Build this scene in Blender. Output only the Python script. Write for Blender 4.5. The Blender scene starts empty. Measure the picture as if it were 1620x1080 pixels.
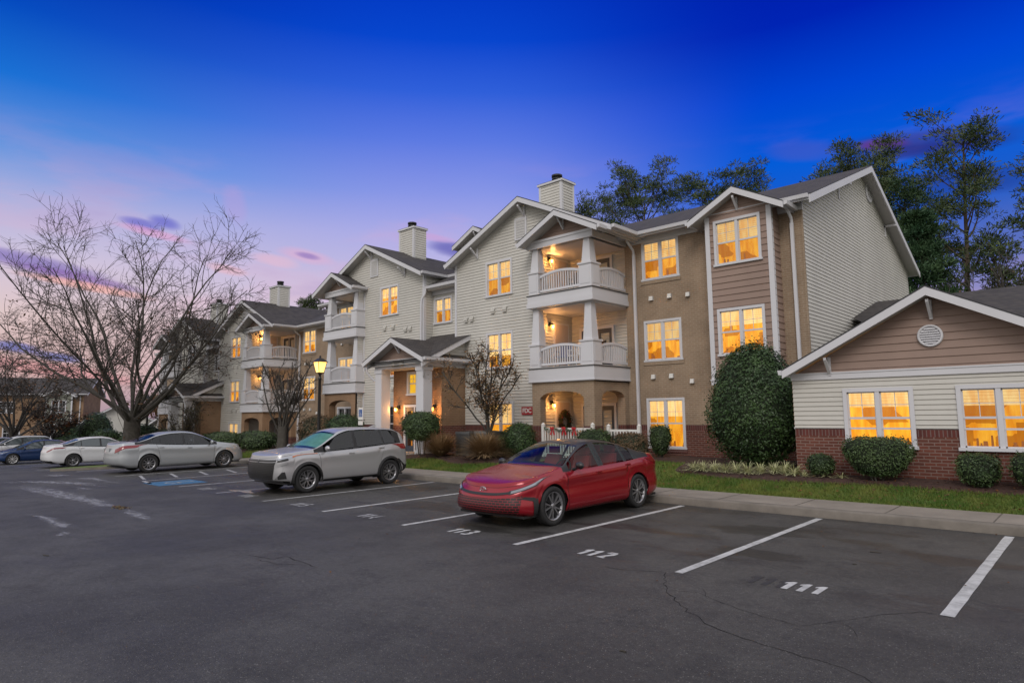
import bpy, math, random
from math import sin, cos, pi, radians, sqrt, floor
from mathutils import Vector, Matrix, Euler, noise as mnoise
random.seed(7)
SC = bpy.context.scene
COL = SC.collection

# ------------------------------------------------------------------ camera
CAMZ = 1.98
YAW, PITCH, ROLL = -0.741634, 0.1113517, -0.012180512
_f = Vector((sin(YAW)*cos(PITCH), cos(YAW)*cos(PITCH), sin(PITCH)))
_r = Vector((cos(YAW), -sin(YAW), 0))
_u = _r.cross(_f)
_r2 = cos(ROLL)*_r + sin(ROLL)*_u
_u2 = -sin(ROLL)*_r + cos(ROLL)*_u
cam = bpy.data.cameras.new('camera')
cam.sensor_width = 36.0
cam.lens = 36.0*1020.4/1620.0
cam.clip_start = 0.1
cam.clip_end = 2000
co = bpy.data.objects.new('camera', cam)
COL.objects.link(co)
co.matrix_world = Matrix(((_r2.x, _u2.x, -_f.x, 0), (_r2.y, _u2.y, -_f.y, 0), (_r2.z, _u2.z, -_f.z, CAMZ), (0, 0, 0, 1)))
SC.camera = co

# ------------------------------------------------------------------ world (dusk sky by direction)
def lin(c):
    return tuple(((v/255.0)/12.92 if v/255.0 <= 0.04045 else (((v/255.0)+0.055)/1.055)**2.4) for v in c)

class NT:
    def __init__(s, tree):
        s.t = tree
        s.n = tree.nodes
        s.l = tree.links
    def node(s, typ, **kw):
        n = s.n.new(typ)
        for k, v in kw.items():
            if k == 'inp':
                for a, b in v.items():
                    if hasattr(b, 'is_linked') or hasattr(b, 'links'):
                        s.l.new(b, n.inputs[a])
                    else:
                        n.inputs[a].default_value = b
            else:
                setattr(n, k, v)
        return n
    def math(s, op, a, b=0.0, c=0.0, clamp=False):
        n = s.n.new('ShaderNodeMath'); n.operation = op; n.use_clamp = clamp
        for i, v in enumerate((a, b, c)):
            if hasattr(v, 'links'): s.l.new(v, n.inputs[i])
            else: n.inputs[i].default_value = v
        return n.outputs[0]
    def mix(s, fac, a, b, blend='MIX'):
        n = s.n.new('ShaderNodeMix'); n.data_type = 'RGBA'; n.blend_type = blend
        for i, v in ((0, fac), (6, a), (7, b)):
            if hasattr(v, 'links'): s.l.new(v, n.inputs[i])
            elif i == 0: n.inputs[0].default_value = v
            else: n.inputs[i].default_value = (v[0], v[1], v[2], 1)
        return n.outputs[2]
    def ramp(s, fac, stops, interp='LINEAR'):
        n = s.n.new('ShaderNodeValToRGB'); cr = n.color_ramp; cr.interpolation = interp
        while len(cr.elements) < len(stops): cr.elements.new(0.5)
        for e, (p, c) in zip(cr.elements, stops):
            e.position = p
            e.color = (c[0], c[1], c[2], 1) if hasattr(c, '__len__') else (c, c, c, 1)
        s.l.new(fac, n.inputs[0])
        return n.outputs[0]
    def smooth(s, v, a, b):
        n = s.n.new('ShaderNodeMapRange'); n.interpolation_type = 'SMOOTHSTEP'
        s.l.new(v, n.inputs[0]); n.inputs[1].default_value = a; n.inputs[2].default_value = b
        return n.outputs[0]
    def noise(s, vec, scale, detail=3, rough=0.5, out=0):
        n = s.n.new('ShaderNodeTexNoise'); n.inputs['Scale'].default_value = scale
        n.inputs['Detail'].default_value = detail; n.inputs['Roughness'].default_value = rough
        if vec is not None: s.l.new(vec, n.inputs['Vector'])
        return n.outputs[out]

world = bpy.data.worlds.new("World")
SC.world = world
world.use_nodes = True
world.node_tree.nodes.clear()
W = NT(world.node_tree)
tc = W.node('ShaderNodeTexCoord')
dirv = tc.outputs['Generated']
sep = W.node('ShaderNodeSeparateXYZ'); W.l.new(dirv, sep.inputs[0])
dx, dy, dz = sep.outputs
fx, fy = sin(YAW), cos(YAW)
fwd = W.math('ADD', W.math('MULTIPLY', dx, fx), W.math('MULTIPLY', dy, fy))
rgt = W.math('ADD', W.math('MULTIPLY', dx, fy), W.math('MULTIPLY', dy, -fx))
Lc = [(0.0, (165, 140, 155)), (0.06, (212, 176, 172)), (0.13, (224, 200, 200)), (0.20, (208, 196, 220)), (0.27, (170, 176, 222)), (0.33, (92, 146, 222)), (0.40, (24, 112, 212)), (0.47, (2, 74, 190)), (0.54, (0, 42, 164)), (0.60, (0, 42, 172)), (0.85, (0, 30, 120))]
Cc = [(0.0, (200, 180, 200)), (0.12, (216, 200, 218)), (0.20, (196, 188, 224)), (0.27, (172, 172, 230)), (0.33, (136, 150, 230)), (0.40, (92, 122, 226)), (0.46, (48, 96, 218)), (0.52, (8, 70, 206)), (0.60, (0, 48, 188)), (0.85, (0, 35, 120))]
Rc = [(0.0, (176, 158, 190)), (0.12, (156, 150, 196)), (0.20, (92, 112, 188)), (0.27, (30, 92, 200)), (0.34, (4, 92, 216)), (0.42, (0, 70, 210)), (0.50, (0, 36, 180)), (0.62, (0, 20, 160)), (0.85, (0, 20, 110))]
rl = W.ramp(dz, [(p, lin(c)) for p, c in Lc])
rc = W.ramp(dz, [(p, lin(c)) for p, c in Cc])
rr = W.ramp(dz, [(p, lin(c)) for p, c in Rc])
skyc = W.mix(W.smooth(rgt, -0.62, -0.12), rl, rc)
skyc = W.mix(W.smooth(rgt, -0.05, 0.36), skyc, rr)
# wispy clouds low in the sky
mp = W.node('ShaderNodeMapping', inp={'Vector': dirv, 'Scale': (2.2, 2.2, 9.0), 'Location': (0.37, 0.2, 0.55)})
mp.inputs['Rotation'].default_value = (0.12, -0.16, 0)
wn = W.noise(mp.outputs[0], 1.5, 5, 0.55)
wn2 = W.noise(mp.outputs[0], 2.9, 6, 0.62)
low = W.math('MULTIPLY', W.smooth(dz, 0.04, 0.12), W.math('SUBTRACT', 1.0, W.smooth(dz, 0.29, 0.40)))
pink = W.math('MULTIPLY', W.smooth(wn, 0.50, 0.66), low)
skyc = W.mix(W.math('MULTIPLY', pink, 0.16), skyc, lin((240, 172, 190)))
purp = W.math('MULTIPLY', W.math('MULTIPLY', W.smooth(wn, 0.60, 0.74), W.smooth(wn2, 0.40, 0.60)), low)
skyc = W.mix(W.math('MULTIPLY', purp, 0.14), skyc, lin((96, 84, 176)))
# clouds placed by direction: (azimuth sin, elevation sin, half sizes, colour, strength)
for (ca, ce, sa, se, cc, k) in ((-0.60, 0.196, 0.06, 0.008, (126, 108, 184), .75), (-0.555, 0.180, 0.05, 0.006, (132, 92, 172), .7), (-0.545, 0.170, 0.05, 0.005, (246, 178, 164), .7),
                          (-0.490, 0.256, 0.018, 0.007, (96, 96, 200), .7), (-0.466, 0.262, 0.014, 0.007, (92, 92, 200), .7), (-0.478, 0.246, 0.03, 0.005, (228, 164, 205), .6),
                          (-0.30, 0.232, 0.030, 0.009, (222, 176, 208), .65), (-0.298, 0.233, 0.014, 0.004, (138, 116, 188), .7), (-0.34, 0.224, 0.025, 0.007, (236, 188, 204), .5), (-0.40, 0.207, 0.02, 0.006, (238, 180, 184), .5),
                          (-0.09, 0.250, 0.030, 0.010, (96, 94, 178), .8), (-0.12, 0.268, 0.030, 0.005, (206, 160, 212), .5),
                          (-0.61, 0.088, 0.018, 0.006, (66, 96, 182), .75), (-0.575, 0.078, 0.018, 0.005, (84, 110, 190), .75), (-0.58, 0.062, 0.07, 0.008, (224, 142, 148), .5),
                          (0.484, 0.342, 0.022, 0.006, (150, 62, 124), .65), (0.52, 0.335, 0.07, 0.012, (44, 40, 112), .6), (0.56, 0.28, 0.06, 0.014, (40, 44, 120), .5), (0.40, 0.350, 0.035, 0.012, (84, 88, 180), .35), (0.53, 0.325, 0.06, 0.008, (34, 36, 120), .5), (-0.385, 0.295, 0.012, 0.02, (186, 158, 216), .35)):
    wob = W.math('MULTIPLY', W.math('SUBTRACT', wn2, 0.5), 1.6)
    a = W.math('DIVIDE', W.math('SUBTRACT', rgt, ca), sa)
    e = W.math('ADD', W.math('DIVIDE', W.math('ADD', W.math('SUBTRACT', dz, ce), W.math('MULTIPLY', W.math('SUBTRACT', rgt, ca), 0.16)), se), wob)
    d2 = W.math('ADD', W.math('MULTIPLY', a, a), W.math('MULTIPLY', e, e))
    m = W.math('SUBTRACT', 1.0, W.smooth(d2, 0.0, 2.2))
    m = W.math('MULTIPLY', m, W.smooth(fwd, 0.2, 0.5))
    skyc = W.mix(W.math('MULTIPLY', m, k), skyc, lin(cc))
# the rest of the sky: pale even overcast glow behind and above
back = W.math('MAXIMUM', W.smooth(fwd, 0.42, -0.05), W.smooth(dz, 0.575, 0.64))
n_ = W.node('ShaderNodeMapRange'); n_.interpolation_type = 'SMOOTHSTEP'
W.l.new(fwd, n_.inputs[0]); n_.inputs[1].default_value = 0.30; n_.inputs[2].default_value = 0.62; n_.inputs[3].default_value = 1.0; n_.inputs[4].default_value = 0.0
back = W.math('MAXIMUM', n_.outputs[0], W.smooth(dz, 0.62, 0.86))
OVER = W.ramp(dz, [(0.0, (.58, .53, .51)), (0.15, (.86, .81, .77)), (0.5, (.86, .85, .88)), (1.0, (.78, .80, .89))])
skyc = W.mix(back, skyc, OVER)
skyc = W.mix(W.smooth(dz, -0.02, -0.10) if False else W.math('LESS_THAN', dz, -0.01), skyc, (.06, .06, .065))
bg = W.node('ShaderNodeBackground', inp={'Strength': 1.0})
W.l.new(skyc, bg.inputs[0])
ow = W.node('ShaderNodeOutputWorld'); W.l.new(bg.outputs[0], ow.inputs[0])

# ------------------------------------------------------------------ sun (soft last light behind the camera)
sun = bpy.data.lights.new('sun', 'SUN')
sun.energy = 1.2
sun.angle = radians(25)
sun.color = (1.0, 0.93, 0.86)
so = bpy.data.objects.new('sun', sun); COL.objects.link(so)
so.rotation_euler = Vector((-0.42, 0.80, -0.70)).to_track_quat('-Z', 'Y').to_euler()
SC.view_settings.view_transform = 'Standard'
SC.view_settings.look = 'None'
SC.view_settings.exposure = 0
SC.view_settings.gamma = 1
SC.cycles.max_bounces = 6
SC.cycles.transparent_max_bounces = 12

# ------------------------------------------------------------------ mesh helpers
class MB:
    T = None
    def __init__(s, T=None):
        s.v = []; s.f = []; s.m = []; s.mats = []; s.s = []
        s.T = T
    def mi(s, mat):
        if mat not in s.mats: s.mats.append(mat)
        return s.mats.index(mat)
    def face(s, pts, mat, smooth=False):
        i = len(s.v)
        s.v.extend(s.T(p) if s.T else p for p in pts)
        s.f.append(tuple(range(i, i+len(pts)))); s.m.append(s.mi(mat)); s.s.append(smooth)
    def grid(s, rows, mat, smooth=True, closed=False):
        i = len(s.v); n = len(rows[0]); k = s.mi(mat)
        for r in rows: s.v.extend(s.T(p) if s.T else tuple(p) for p in r)
        for a in range(len(rows)-1):
            for b in range(n if closed else n-1):
                c = (b+1) % n
                s.f.append((i+a*n+b, i+a*n+c, i+(a+1)*n+c, i+(a+1)*n+b)); s.m.append(k); s.s.append(smooth)
    def box(s, x0, x1, y0, y1, z0, z1, mat):
        p = [(x, y, z) for x in (x0, x1) for y in (y0, y1) for z in (z0, z1)]
        for q in ((0, 1, 3, 2), (4, 6, 7, 5), (0, 4, 5, 1), (2, 3, 7, 6), (0, 2, 6, 4), (1, 5, 7, 3)):
            s.face([p[k] for k in q], mat)
    def hexa(s, b, t, mat):
        s.face(b, mat); s.face(t, mat); n = len(b)
        for k in range(n): s.face([b[k], b[(k+1) % n], t[(k+1) % n], t[k]], mat)
    def prism(s, poly, y0, y1, mat, axis='y'):
        P = (lambda a, z, o: (a, o, z)) if axis == 'y' else ((lambda a, z, o: (o, a, z)) if axis == 'x' else (lambda a, z, o: (a, z, o)))
        s.hexa([P(a, z, y0) for a, z in poly], [P(a, z, y1) for a, z in poly], mat)
    def tube(s, p0, p1, r0, r1, mat, n=8, cap=True):
        p0 = Vector(p0); p1 = Vector(p1); d = (p1-p0)
        if d.length < 1e-6: return
        d.normalize(); a = d.orthogonal().normalized(); b = d.cross(a)
        A = [p0+(a*cos(2*pi*k/n)+b*sin(2*pi*k/n))*r0 for k in range(n)]
        B = [p1+(a*cos(2*pi*k/n)+b*sin(2*pi*k/n))*r1 for k in range(n)]
        s.grid([[tuple(q) for q in A], [tuple(q) for q in B]], mat, True, True)
        if cap:
            s.face([tuple(q) for q in A], mat); s.face([tuple(q) for q in B], mat)
    def path(s, pts, rad, mat, n=6):
        rows = []; pts = [Vector(p) for p in pts]; a = None
        for k, p in enumerate(pts):
            d = (pts[min(k+1, len(pts)-1)]-pts[max(k-1, 0)]).normalized()
            if a is None: a = d.orthogonal().normalized()
            a = (a-d*a.dot(d)).normalized(); b = d.cross(a)
            r = rad[k] if hasattr(rad, '__len__') else rad
            rows.append([tuple(p+(a*cos(2*pi*j/n)+b*sin(2*pi*j/n))*r) for j in range(n)])
        s.grid(rows, mat, True, True)
    def lathe(s, c, prof, mat, n=20, axis='z'):
        rows = []
        for r, h in prof:
            row = []
            for k in range(n):
                t = 2*pi*k/n
                if axis == 'z': row.append((c[0]+r*cos(t), c[1]+r*sin(t), c[2]+h))
                elif axis == 'y': row.append((c[0]+r*cos(t), c[1]+h, c[2]+r*sin(t)))
                else: row.append((c[0]+h, c[1]+r*cos(t), c[2]+r*sin(t)))
            rows.append(row)
        s.grid(rows, mat, True, True)
    def mesh(s, name, R=(0, 0, 0)):
        me = bpy.data.meshes.new(name)
        me.from_pydata([(v[0]-R[0], v[1]-R[1], v[2]-R[2]) for v in s.v], [], s.f)
        for m in s.mats: me.materials.append(m)
        me.polygons.foreach_set('material_index', s.m)
        me.polygons.foreach_set('use_smooth', s.s)
        me.update()
        return me
    def build(s, name, parent=None, R=(0, 0, 0)):
        if not s.f: return None
        return link(name, s.mesh(name, R), parent)

def link(name, me, parent=None, loc=(0, 0, 0), rot=None):
    o = bpy.data.objects.new(name, me)
    COL.objects.link(o)
    if parent is not None: o.parent = parent
    o.location = loc
    if rot: o.rotation_euler = rot
    return o
def tag(o, label=None, cat=None, group=None, kind=None):
    if label: o['label'] = label
    if cat: o['category'] = cat
    if group: o['group'] = group
    if kind: o['kind'] = kind
    return o
def empty(name, loc, label, cat, group=None, rz=0.0):
    o = link(name, None, None, loc, (0, 0, rz))
    o.empty_display_size = 0.3
    return tag(o, label, cat, group)
def copy_tree(o, parent=None, loc=None):
    c = o.copy(); COL.objects.link(c); c.parent = parent
    if loc is not None: c.location = loc
    for ch in list(o.children): copy_tree(ch, c)
    return c

# ------------------------------------------------------------------ materials
MATS = {}
def mat(name, base, rough=0.6, metal=0.0, spec=0.5, var=0.0, vscale=3.0, bump=0.0, bscale=20.0, coat=0.0, emit=None, es=1.0):
    if name in MATS: return MATS[name]
    m = bpy.data.materials.new(name); m.use_nodes = True
    t = NT(m.node_tree); b = t.n['Principled BSDF']
    b.inputs['Base Color'].default_value = (*base, 1)
    b.inputs['Roughness'].default_value = rough
    b.inputs['Metallic'].default_value = metal
    b.inputs['Specular IOR Level'].default_value = spec
    if coat: b.inputs['Coat Weight'].default_value = coat; b.inputs['Coat Roughness'].default_value = 0.04
    if emit: b.inputs['Emission Color'].default_value = (*emit, 1); b.inputs['Emission Strength'].default_value = es
    geo = t.node('ShaderNodeNewGeometry'); pos = geo.outputs['Position']
    if var:
        nz = t.noise(pos, vscale, 4, 0.6)
        f = t.node('ShaderNodeMapRange', inp={1: 0.25, 2: 0.75, 3: 1-var, 4: 1+var}); t.l.new(nz, f.inputs[0])
        mx = t.mix(1.0, base, f.outputs[0], 'MULTIPLY'); t.l.new(mx, b.inputs['Base Color'])
    if bump:
        nb = t.noise(pos, bscale, 3, 0.6)
        bm = t.node('ShaderNodeBump', inp={'Strength': bump, 'Distance': 0.02}); t.l.new(nb, bm.inputs['Height']); t.l.new(bm.outputs[0], b.inputs['Normal'])
    MATS[name] = m
    return m

def brick_mat(name, c1, c2, mortar, bw=0.21, rh=0.07, ms=0.011, var=0.18):
    m = bpy.data.materials.new(name); m.use_nodes = True
    t = NT(m.node_tree); b = t.n['Principled BSDF']; b.inputs['Roughness'].default_value = 0.85
    b.inputs['Specular IOR Level'].default_value = 0.25
    geo = t.node('ShaderNodeNewGeometry')
    sp = t.node('ShaderNodeSeparateXYZ'); t.l.new(geo.outputs['Position'], sp.inputs[0])
    u = t.math('ADD', sp.outputs[0], sp.outputs[1])
    cb = t.node('ShaderNodeCombineXYZ'); t.l.new(u, cb.inputs[0]); t.l.new(sp.outputs[2], cb.inputs[1])
    br = t.node('ShaderNodeTexBrick', inp={'Color1': (*c1, 1), 'Color2': (*c2, 1), 'Mortar': (*mortar, 1), 'Scale': 1.0, 'Mortar Size': ms, 'Mortar Smooth': 0.2, 'Brick Width': bw, 'Row Height': rh, 'Bias': 0.0})
    t.l.new(cb.outputs[0], br.inputs['Vector'])
    nz = t.noise(geo.outputs['Position'], 1.1, 5, 0.62)
    f = t.node('ShaderNodeMapRange', inp={1: 0.3, 2: 0.7, 3: 1-var, 4: 1+var}); t.l.new(nz, f.inputs[0])
    t.l.new(t.mix(1.0, br.outputs['Color'], f.outputs[0], 'MULTIPLY'), b.inputs['Base Color'])
    bm = t.node('ShaderNodeBump', inp={'Strength': 0.5, 'Distance': 0.008}); bm.invert = True
    t.l.new(br.outputs['Fac'], bm.inputs['Height']); t.l.new(bm.outputs[0], b.inputs['Normal'])
    MATS[name] = m
    return m

M_TAN = brick_mat('tan_brick', (.305, .222, .152), (.275, .198, .134), (.34, .27, .205), var=.20)
M_TAN2 = brick_mat('brown_brick', (.29, .18, .105), (.26, .16, .095), (.30, .21, .14), var=.2)
M_RED = brick_mat('red_brick', (.155, .052, .036), (.105, .038, .028), (.20, .135, .115))
M_SOLD = brick_mat('soldier_brick', (.125, .036, .03), (.09, .03, .026), (.16, .11, .10), bw=.075, rh=.22)
def siding(name, base, fade=0.15, emn=0):
    m = bpy.data.materials.new(name); m.use_nodes = True
    t = NT(m.node_tree); b = t.n['Principled BSDF']; b.inputs['Roughness'].default_value = 0.55
    b.inputs['Specular IOR Level'].default_value = 0.3
    geo = t.node('ShaderNodeNewGeometry'); mpn = t.node('ShaderNodeMapping', inp={'Vector': geo.outputs['Position'], 'Scale': (0.7, 0.7, 0.35)})
    n1 = t.noise(mpn.outputs[0], 1.0, 5, 0.6)
    f = t.node('ShaderNodeMapRange', inp={1: 0.3, 2: 0.7, 3: 1-fade, 4: 1+fade*.6}); t.l.new(n1, f.inputs[0])
    t.l.new(t.mix(1.0, base, f.outputs[0], 'MULTIPLY'), b.inputs['Base Color'])
    gr = t.node('ShaderNodeMapping', inp={'Vector': geo.outputs['Position'], 'Scale': (3, 3, 60)})
    nb = t.noise(gr.outputs[0], 2.0, 3, 0.6)
    bm = t.node('ShaderNodeBump', inp={'Strength': 0.15, 'Distance': 0.004}); t.l.new(nb, bm.inputs['Height']); t.l.new(bm.outputs[0], b.inputs['Normal'])
    MATS[name] = m; return m
M_SID = siding('cream_vinyl_siding', (.55, .535, .495), .10)
M_ROSE = siding('rose_shingle_siding', (.30, .215, .178), .14)
M_SAGE = siding('grey_green_siding', (.24, .25, .21), .12)
M_WHITE = mat('white_trim', (.60, .60, .63), .45, var=.03, vscale=1.0)
M_WHITE2 = mat('white_vinyl_fence', (.70, .69, .66), .4)
M_SOFF = mat('soffit', (.50, .49, .48), .6)
M_DARKB = mat('dark_edge', (.03, .03, .035), .6)
def shingle_mat():
    m = bpy.data.materials.new('asphalt_shingles'); m.use_nodes = True
    t = NT(m.node_tree); b = t.n['Principled BSDF']; b.inputs['Roughness'].default_value = 0.9
    geo = t.node('ShaderNodeNewGeometry'); sp = t.node('ShaderNodeSeparateXYZ'); t.l.new(geo.outputs['Position'], sp.inputs[0])
    cb = t.node('ShaderNodeCombineXYZ'); t.l.new(t.math('ADD', sp.outputs[0], sp.outputs[1]), cb.inputs[0]); t.l.new(t.math('MULTIPLY', sp.outputs[2], 2.2), cb.inputs[1])
    br = t.node('ShaderNodeTexBrick', inp={'Color1': (.040, .035, .035, 1), 'Color2': (.064, .055, .051, 1), 'Mortar': (.020, .018, .019, 1), 'Scale': 1.0, 'Mortar Size': .012, 'Mortar Smooth': .4, 'Brick Width': .30, 'Row Height': .14})
    t.l.new(cb.outputs[0], br.inputs['Vector'])
    nz = t.noise(geo.outputs['Position'], 3.0, 6, 0.7)
    f = t.node('ShaderNodeMapRange', inp={1: 0.3, 2: 0.7, 3: .65, 4: 1.35}); t.l.new(nz, f.inputs[0])
    t.l.new(t.mix(1.0, br.outputs['Color'], f.outputs[0], 'MULTIPLY'), b.inputs['Base Color'])
    bm = t.node('ShaderNodeBump', inp={'Strength': 0.6, 'Distance': 0.01}); t.l.new(br.outputs['Color'], bm.inputs['Height']); t.l.new(bm.outputs[0], b.inputs['Normal'])
    return m
M_ROOF = shingle_mat()

def glass_mat(name, tint=(1, 1, 1), refl=0.10, rough=0.02):
    m = bpy.data.materials.new(name); m.use_nodes = True
    t = NT(m.node_tree); t.n.clear()
    tr = t.node('ShaderNodeBsdfTransparent', inp={0: (*tint, 1)})
    gl = t.node('ShaderNodeBsdfGlossy', inp={'Roughness': rough, 0: (1, 1, 1, 1)})
    g = t.node('ShaderNodeNewGeometry'); dt = t.node('ShaderNodeVectorMath', operation='DOT_PRODUCT')
    t.l.new(g.outputs['Normal'], dt.inputs[0]); t.l.new(g.outputs['Incoming'], dt.inputs[1])
    fr = t.math('POWER', t.math('SUBTRACT', 1.0, t.math('ABSOLUTE', dt.outputs['Value'])), 5.0)
    fac = t.math('ADD', t.math('MULTIPLY', fr, 0.7), refl+.022, clamp=True)
    mx = t.node('ShaderNodeMixShader'); t.l.new(fac, mx.inputs[0]); t.l.new(tr.outputs[0], mx.inputs[1]); t.l.new(gl.outputs[0], mx.inputs[2])
    o = t.node('ShaderNodeOutputMaterial'); t.l.new(mx.outputs[0], o.inputs[0])
    MATS[name] = m; return m
M_PANE = glass_mat('window_glass', (.95, .97, .96), .01)
M_CARGLASS = glass_mat('car_glass', (.66, .74, .71), .0)
M_TINTGLASS = glass_mat('tinted_car_glass', (.20, .22, .24), .04)

def room_mat(name, c_lo, c_hi, strength, pattern=True):
    """warm lit room wall or curtain seen through a window; differs from window to window"""
    m = bpy.data.materials.new(name); m.use_nodes = True
    t = NT(m.node_tree); t.n.clear()
    tc_ = t.node('ShaderNodeTexCoord'); oi = t.node('ShaderNodeObjectInfo')
    rnd = oi.outputs['Random']
    off = t.node('ShaderNodeCombineXYZ'); t.l.new(t.math('MULTIPLY', rnd, 37.0), off.inputs[0]); t.l.new(t.math('MULTIPLY', rnd, 11.0), off.inputs[2])
    va = t.node('ShaderNodeVectorMath', operation='ADD'); t.l.new(tc_.outputs['Object'], va.inputs[0]); t.l.new(off.outputs[0], va.inputs[1])
    st = t.node('ShaderNodeMapping', inp={'Vector': va.outputs[0], 'Scale': (5.0, 2.0, 0.9) if pattern else (1.5, 1, 1.5)})
    nz = t.noise(st.outputs[0], 1.6, 4, 0.6)
    col = t.mix(t.smooth(nz, 0.3, 0.7), c_lo, c_hi)
    vo = t.node('ShaderNodeTexVoronoi', inp={'Scale': 2.6, 'Randomness': .9}); vo.distance = 'CHEBYCHEV'; t.l.new(va.outputs[0], vo.inputs['Vector'])
    vs = t.node('ShaderNodeSeparateColor'); t.l.new(vo.outputs['Color'], vs.inputs[0])
    if pattern and name == 'lit_room_wall': col = t.mix(t.math('MULTIPLY', t.math('GREATER_THAN', vs.outputs[0], .66), .75), col, (.42, .11, .006))
    warm = t.mix(t.math('MULTIPLY', rnd, 0.6), col, (1.0, .38, .05), 'MULTIPLY') if False else col
    k = t.math('ADD', t.math('MULTIPLY', rnd, 0.5), 0.75)
    em = t.node('ShaderNodeEmission'); t.l.new(warm, em.inputs[0]); t.l.new(t.math('MULTIPLY', k, strength), em.inputs[1])
    o = t.node('ShaderNodeOutputMaterial'); t.l.new(em.outputs[0], o.inputs[0])
    MATS[name] = m; return m
M_ROOM = room_mat('lit_room_wall', (.80, .25, .012), (1.0, .47, .038), 1.12)
M_CURT = room_mat('lit_blind', (.90, .46, .14), (1.0, .70, .29), 1.12)
M_ROOM2 = room_mat('lit_stair_hall', (.90, .44, .02), (1.0, .55, .03), 1.0, False)
M_SILH = mat('sill_ornament', (.16, .07, .03), .7, emit=(.45, .13, .015), es=.45)
M_DROOM = mat('dim_room', (.05, .052, .06), .8)
M_DBLIND = mat('white_blind', (.34, .35, .38), .7)
M_DOORB = mat('blue_grey_door', (.035, .05, .075), .5)
M_BULB = mat('glowing_bulb', (1, .7, .3), .5, emit=(1.0, .42, .06), es=6.0)
M_BULB2 = mat('lantern_glass_lit', (1, .8, .5), .4, emit=(1.0, .50, .09), es=2.3)
M_BLACK = mat('black_metal', (.015, .014, .014), .4)
M_METAL = mat('galvanised_metal', (.22, .23, .24), .4, metal=.7)
M_CONC = mat('concrete', (.235, .205, .175), .85, var=.22, vscale=1.6, bump=.3, bscale=60)
M_CURB = mat('curb_concrete', (.17, .15, .128), .85, var=.3, vscale=2.2, bump=.35, bscale=50)
M_MULCH = mat('pine_bark_mulch', (.055, .028, .022), .95, var=.5, vscale=9, bump=1.0, bscale=30)

# ------------------------------------------------------------------ terrain
def sm(t):
    t = max(0.0, min(1.0, t)); return t*t*(3-2*t)
def lot(x, y=10.0):
    s = -x-26.0
    if s <= 0: return 0.0
    return -0.40*sm(s/14.0) - 0.35*sm((s-12)/14.0) - 0.35*sm((s-26)/40.0)
def lawn(x, y):
    return lot(x) + 0.15 + 0.30*sm((y-14.25)/1.7) + (0.05*mnoise.noise(Vector((x*.5, y*.5, 0))) if y > 14.6 else 0)
# ------------------------------------------------------------------ ground
def asphalt_mat():
    m = bpy.data.materials.new('asphalt'); m.use_nodes = True
    t = NT(m.node_tree); b = t.n['Principled BSDF']
    geo = t.node('ShaderNodeNewGeometry'); pos = geo.outputs['Position']
    sp = t.node('ShaderNodeSeparateXYZ'); t.l.new(pos, sp.inputs[0])
    big = t.noise(pos, 0.35, 4, 0.6); mid = t.noise(pos, 1.7, 6, 0.7); fine = t.noise(pos, 55, 4, 0.8)
    base = t.mix(t.smooth(big, .35, .65), (.046, .0435, .041), (.072, .069, .065))
    base = t.mix(t.math('MULTIPLY', t.smooth(mid, .46, .70), .65), base, (.036, .034, .034))
    # aggregate specks
    vo = t.node('ShaderNodeTexVoronoi', inp={'Scale': 48.0}); t.l.new(pos, vo.inputs['Vector'])
    spk = t.math('MULTIPLY', t.math('LESS_THAN', vo.outputs['Distance'], .24), t.math('GREATER_THAN', t.noise(pos, 37, 0), .56))
    base = t.mix(t.math('MULTIPLY', spk, .55), base, (.26, .25, .23))
    f = t.node('ShaderNodeMapRange', inp={1: .25, 2: .75, 3: .45, 4: 1.6}); t.l.new(fine, f.inputs[0])
    base = t.mix(1.0, base, f.outputs[0], 'MULTIPLY')
    f2 = t.node('ShaderNodeMapRange', inp={1: .3, 2: .7, 3: .70, 4: 1.28}); t.l.new(t.noise(pos, 14, 5, .75), f2.inputs[0]); base = t.mix(1.0, base, f2.outputs[0], 'MULTIPLY')
    # damp, darker stalls
    mpn = t.node('ShaderNodeMapping', inp={'Vector': pos, 'Scale': (.38, .9, 1)})
    wet = t.noise(mpn.outputs[0], 1.0, 5, 0.62)
    stall = t.math('MULTIPLY', t.smooth(sp.outputs[1], 7.0, 8.4), t.math('LESS_THAN', sp.outputs[1], 13.0))
    oil = t.math('MULTIPLY', t.smooth(wet, .50, .60), t.math('ADD', t.math('MULTIPLY', stall, .75), .12))
    base = t.mix(t.math('MULTIPLY', oil, .62), base, (.016, .015, .015))
    t.l.new(base, b.inputs['Base Color'])
    rg = t.node('ShaderNodeMapRange', inp={1: 0, 2: 1, 3: .60, 4: .30}); t.l.new(oil, rg.inputs[0])
    rr_ = t.math('ADD', rg.outputs[0], t.math('MULTIPLY', t.math('SUBTRACT', mid, .5), .25))
    t.l.new(rr_, b.inputs['Roughness'])
    b.inputs['Specular IOR Level'].default_value = .32
    bm = t.node('ShaderNodeBump', inp={'Strength': .9, 'Distance': .010}); t.l.new(t.noise(pos, 50, 4, .75), bm.inputs['Height'])
    t.l.new(bm.outputs[0], b.inputs['Normal'])
    return m
M_ASPH = asphalt_mat()
def grass_mat():
    m = bpy.data.materials.new('lawn_soil'); m.use_nodes = True
    t = NT(m.node_tree); b = t.n['Principled BSDF']; b.inputs['Roughness'].default_value = .95
    pos = t.node('ShaderNodeNewGeometry').outputs['Position']
    c = t.mix(t.smooth(t.noise(pos, .8, 4, .6), .4, .62), (.06, .115, .016), (.115, .14, .026))
    c = t.mix(t.smooth(t.noise(pos, 9, 4, .7), .5, .75), c, (.11, .085, .028))
    t.l.new(c, b.inputs['Base Color']); return m
M_GRASS = grass_mat()
def xs(a, b, n): return [a+(b-a)*k/n for k in range(n+1)]

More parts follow.
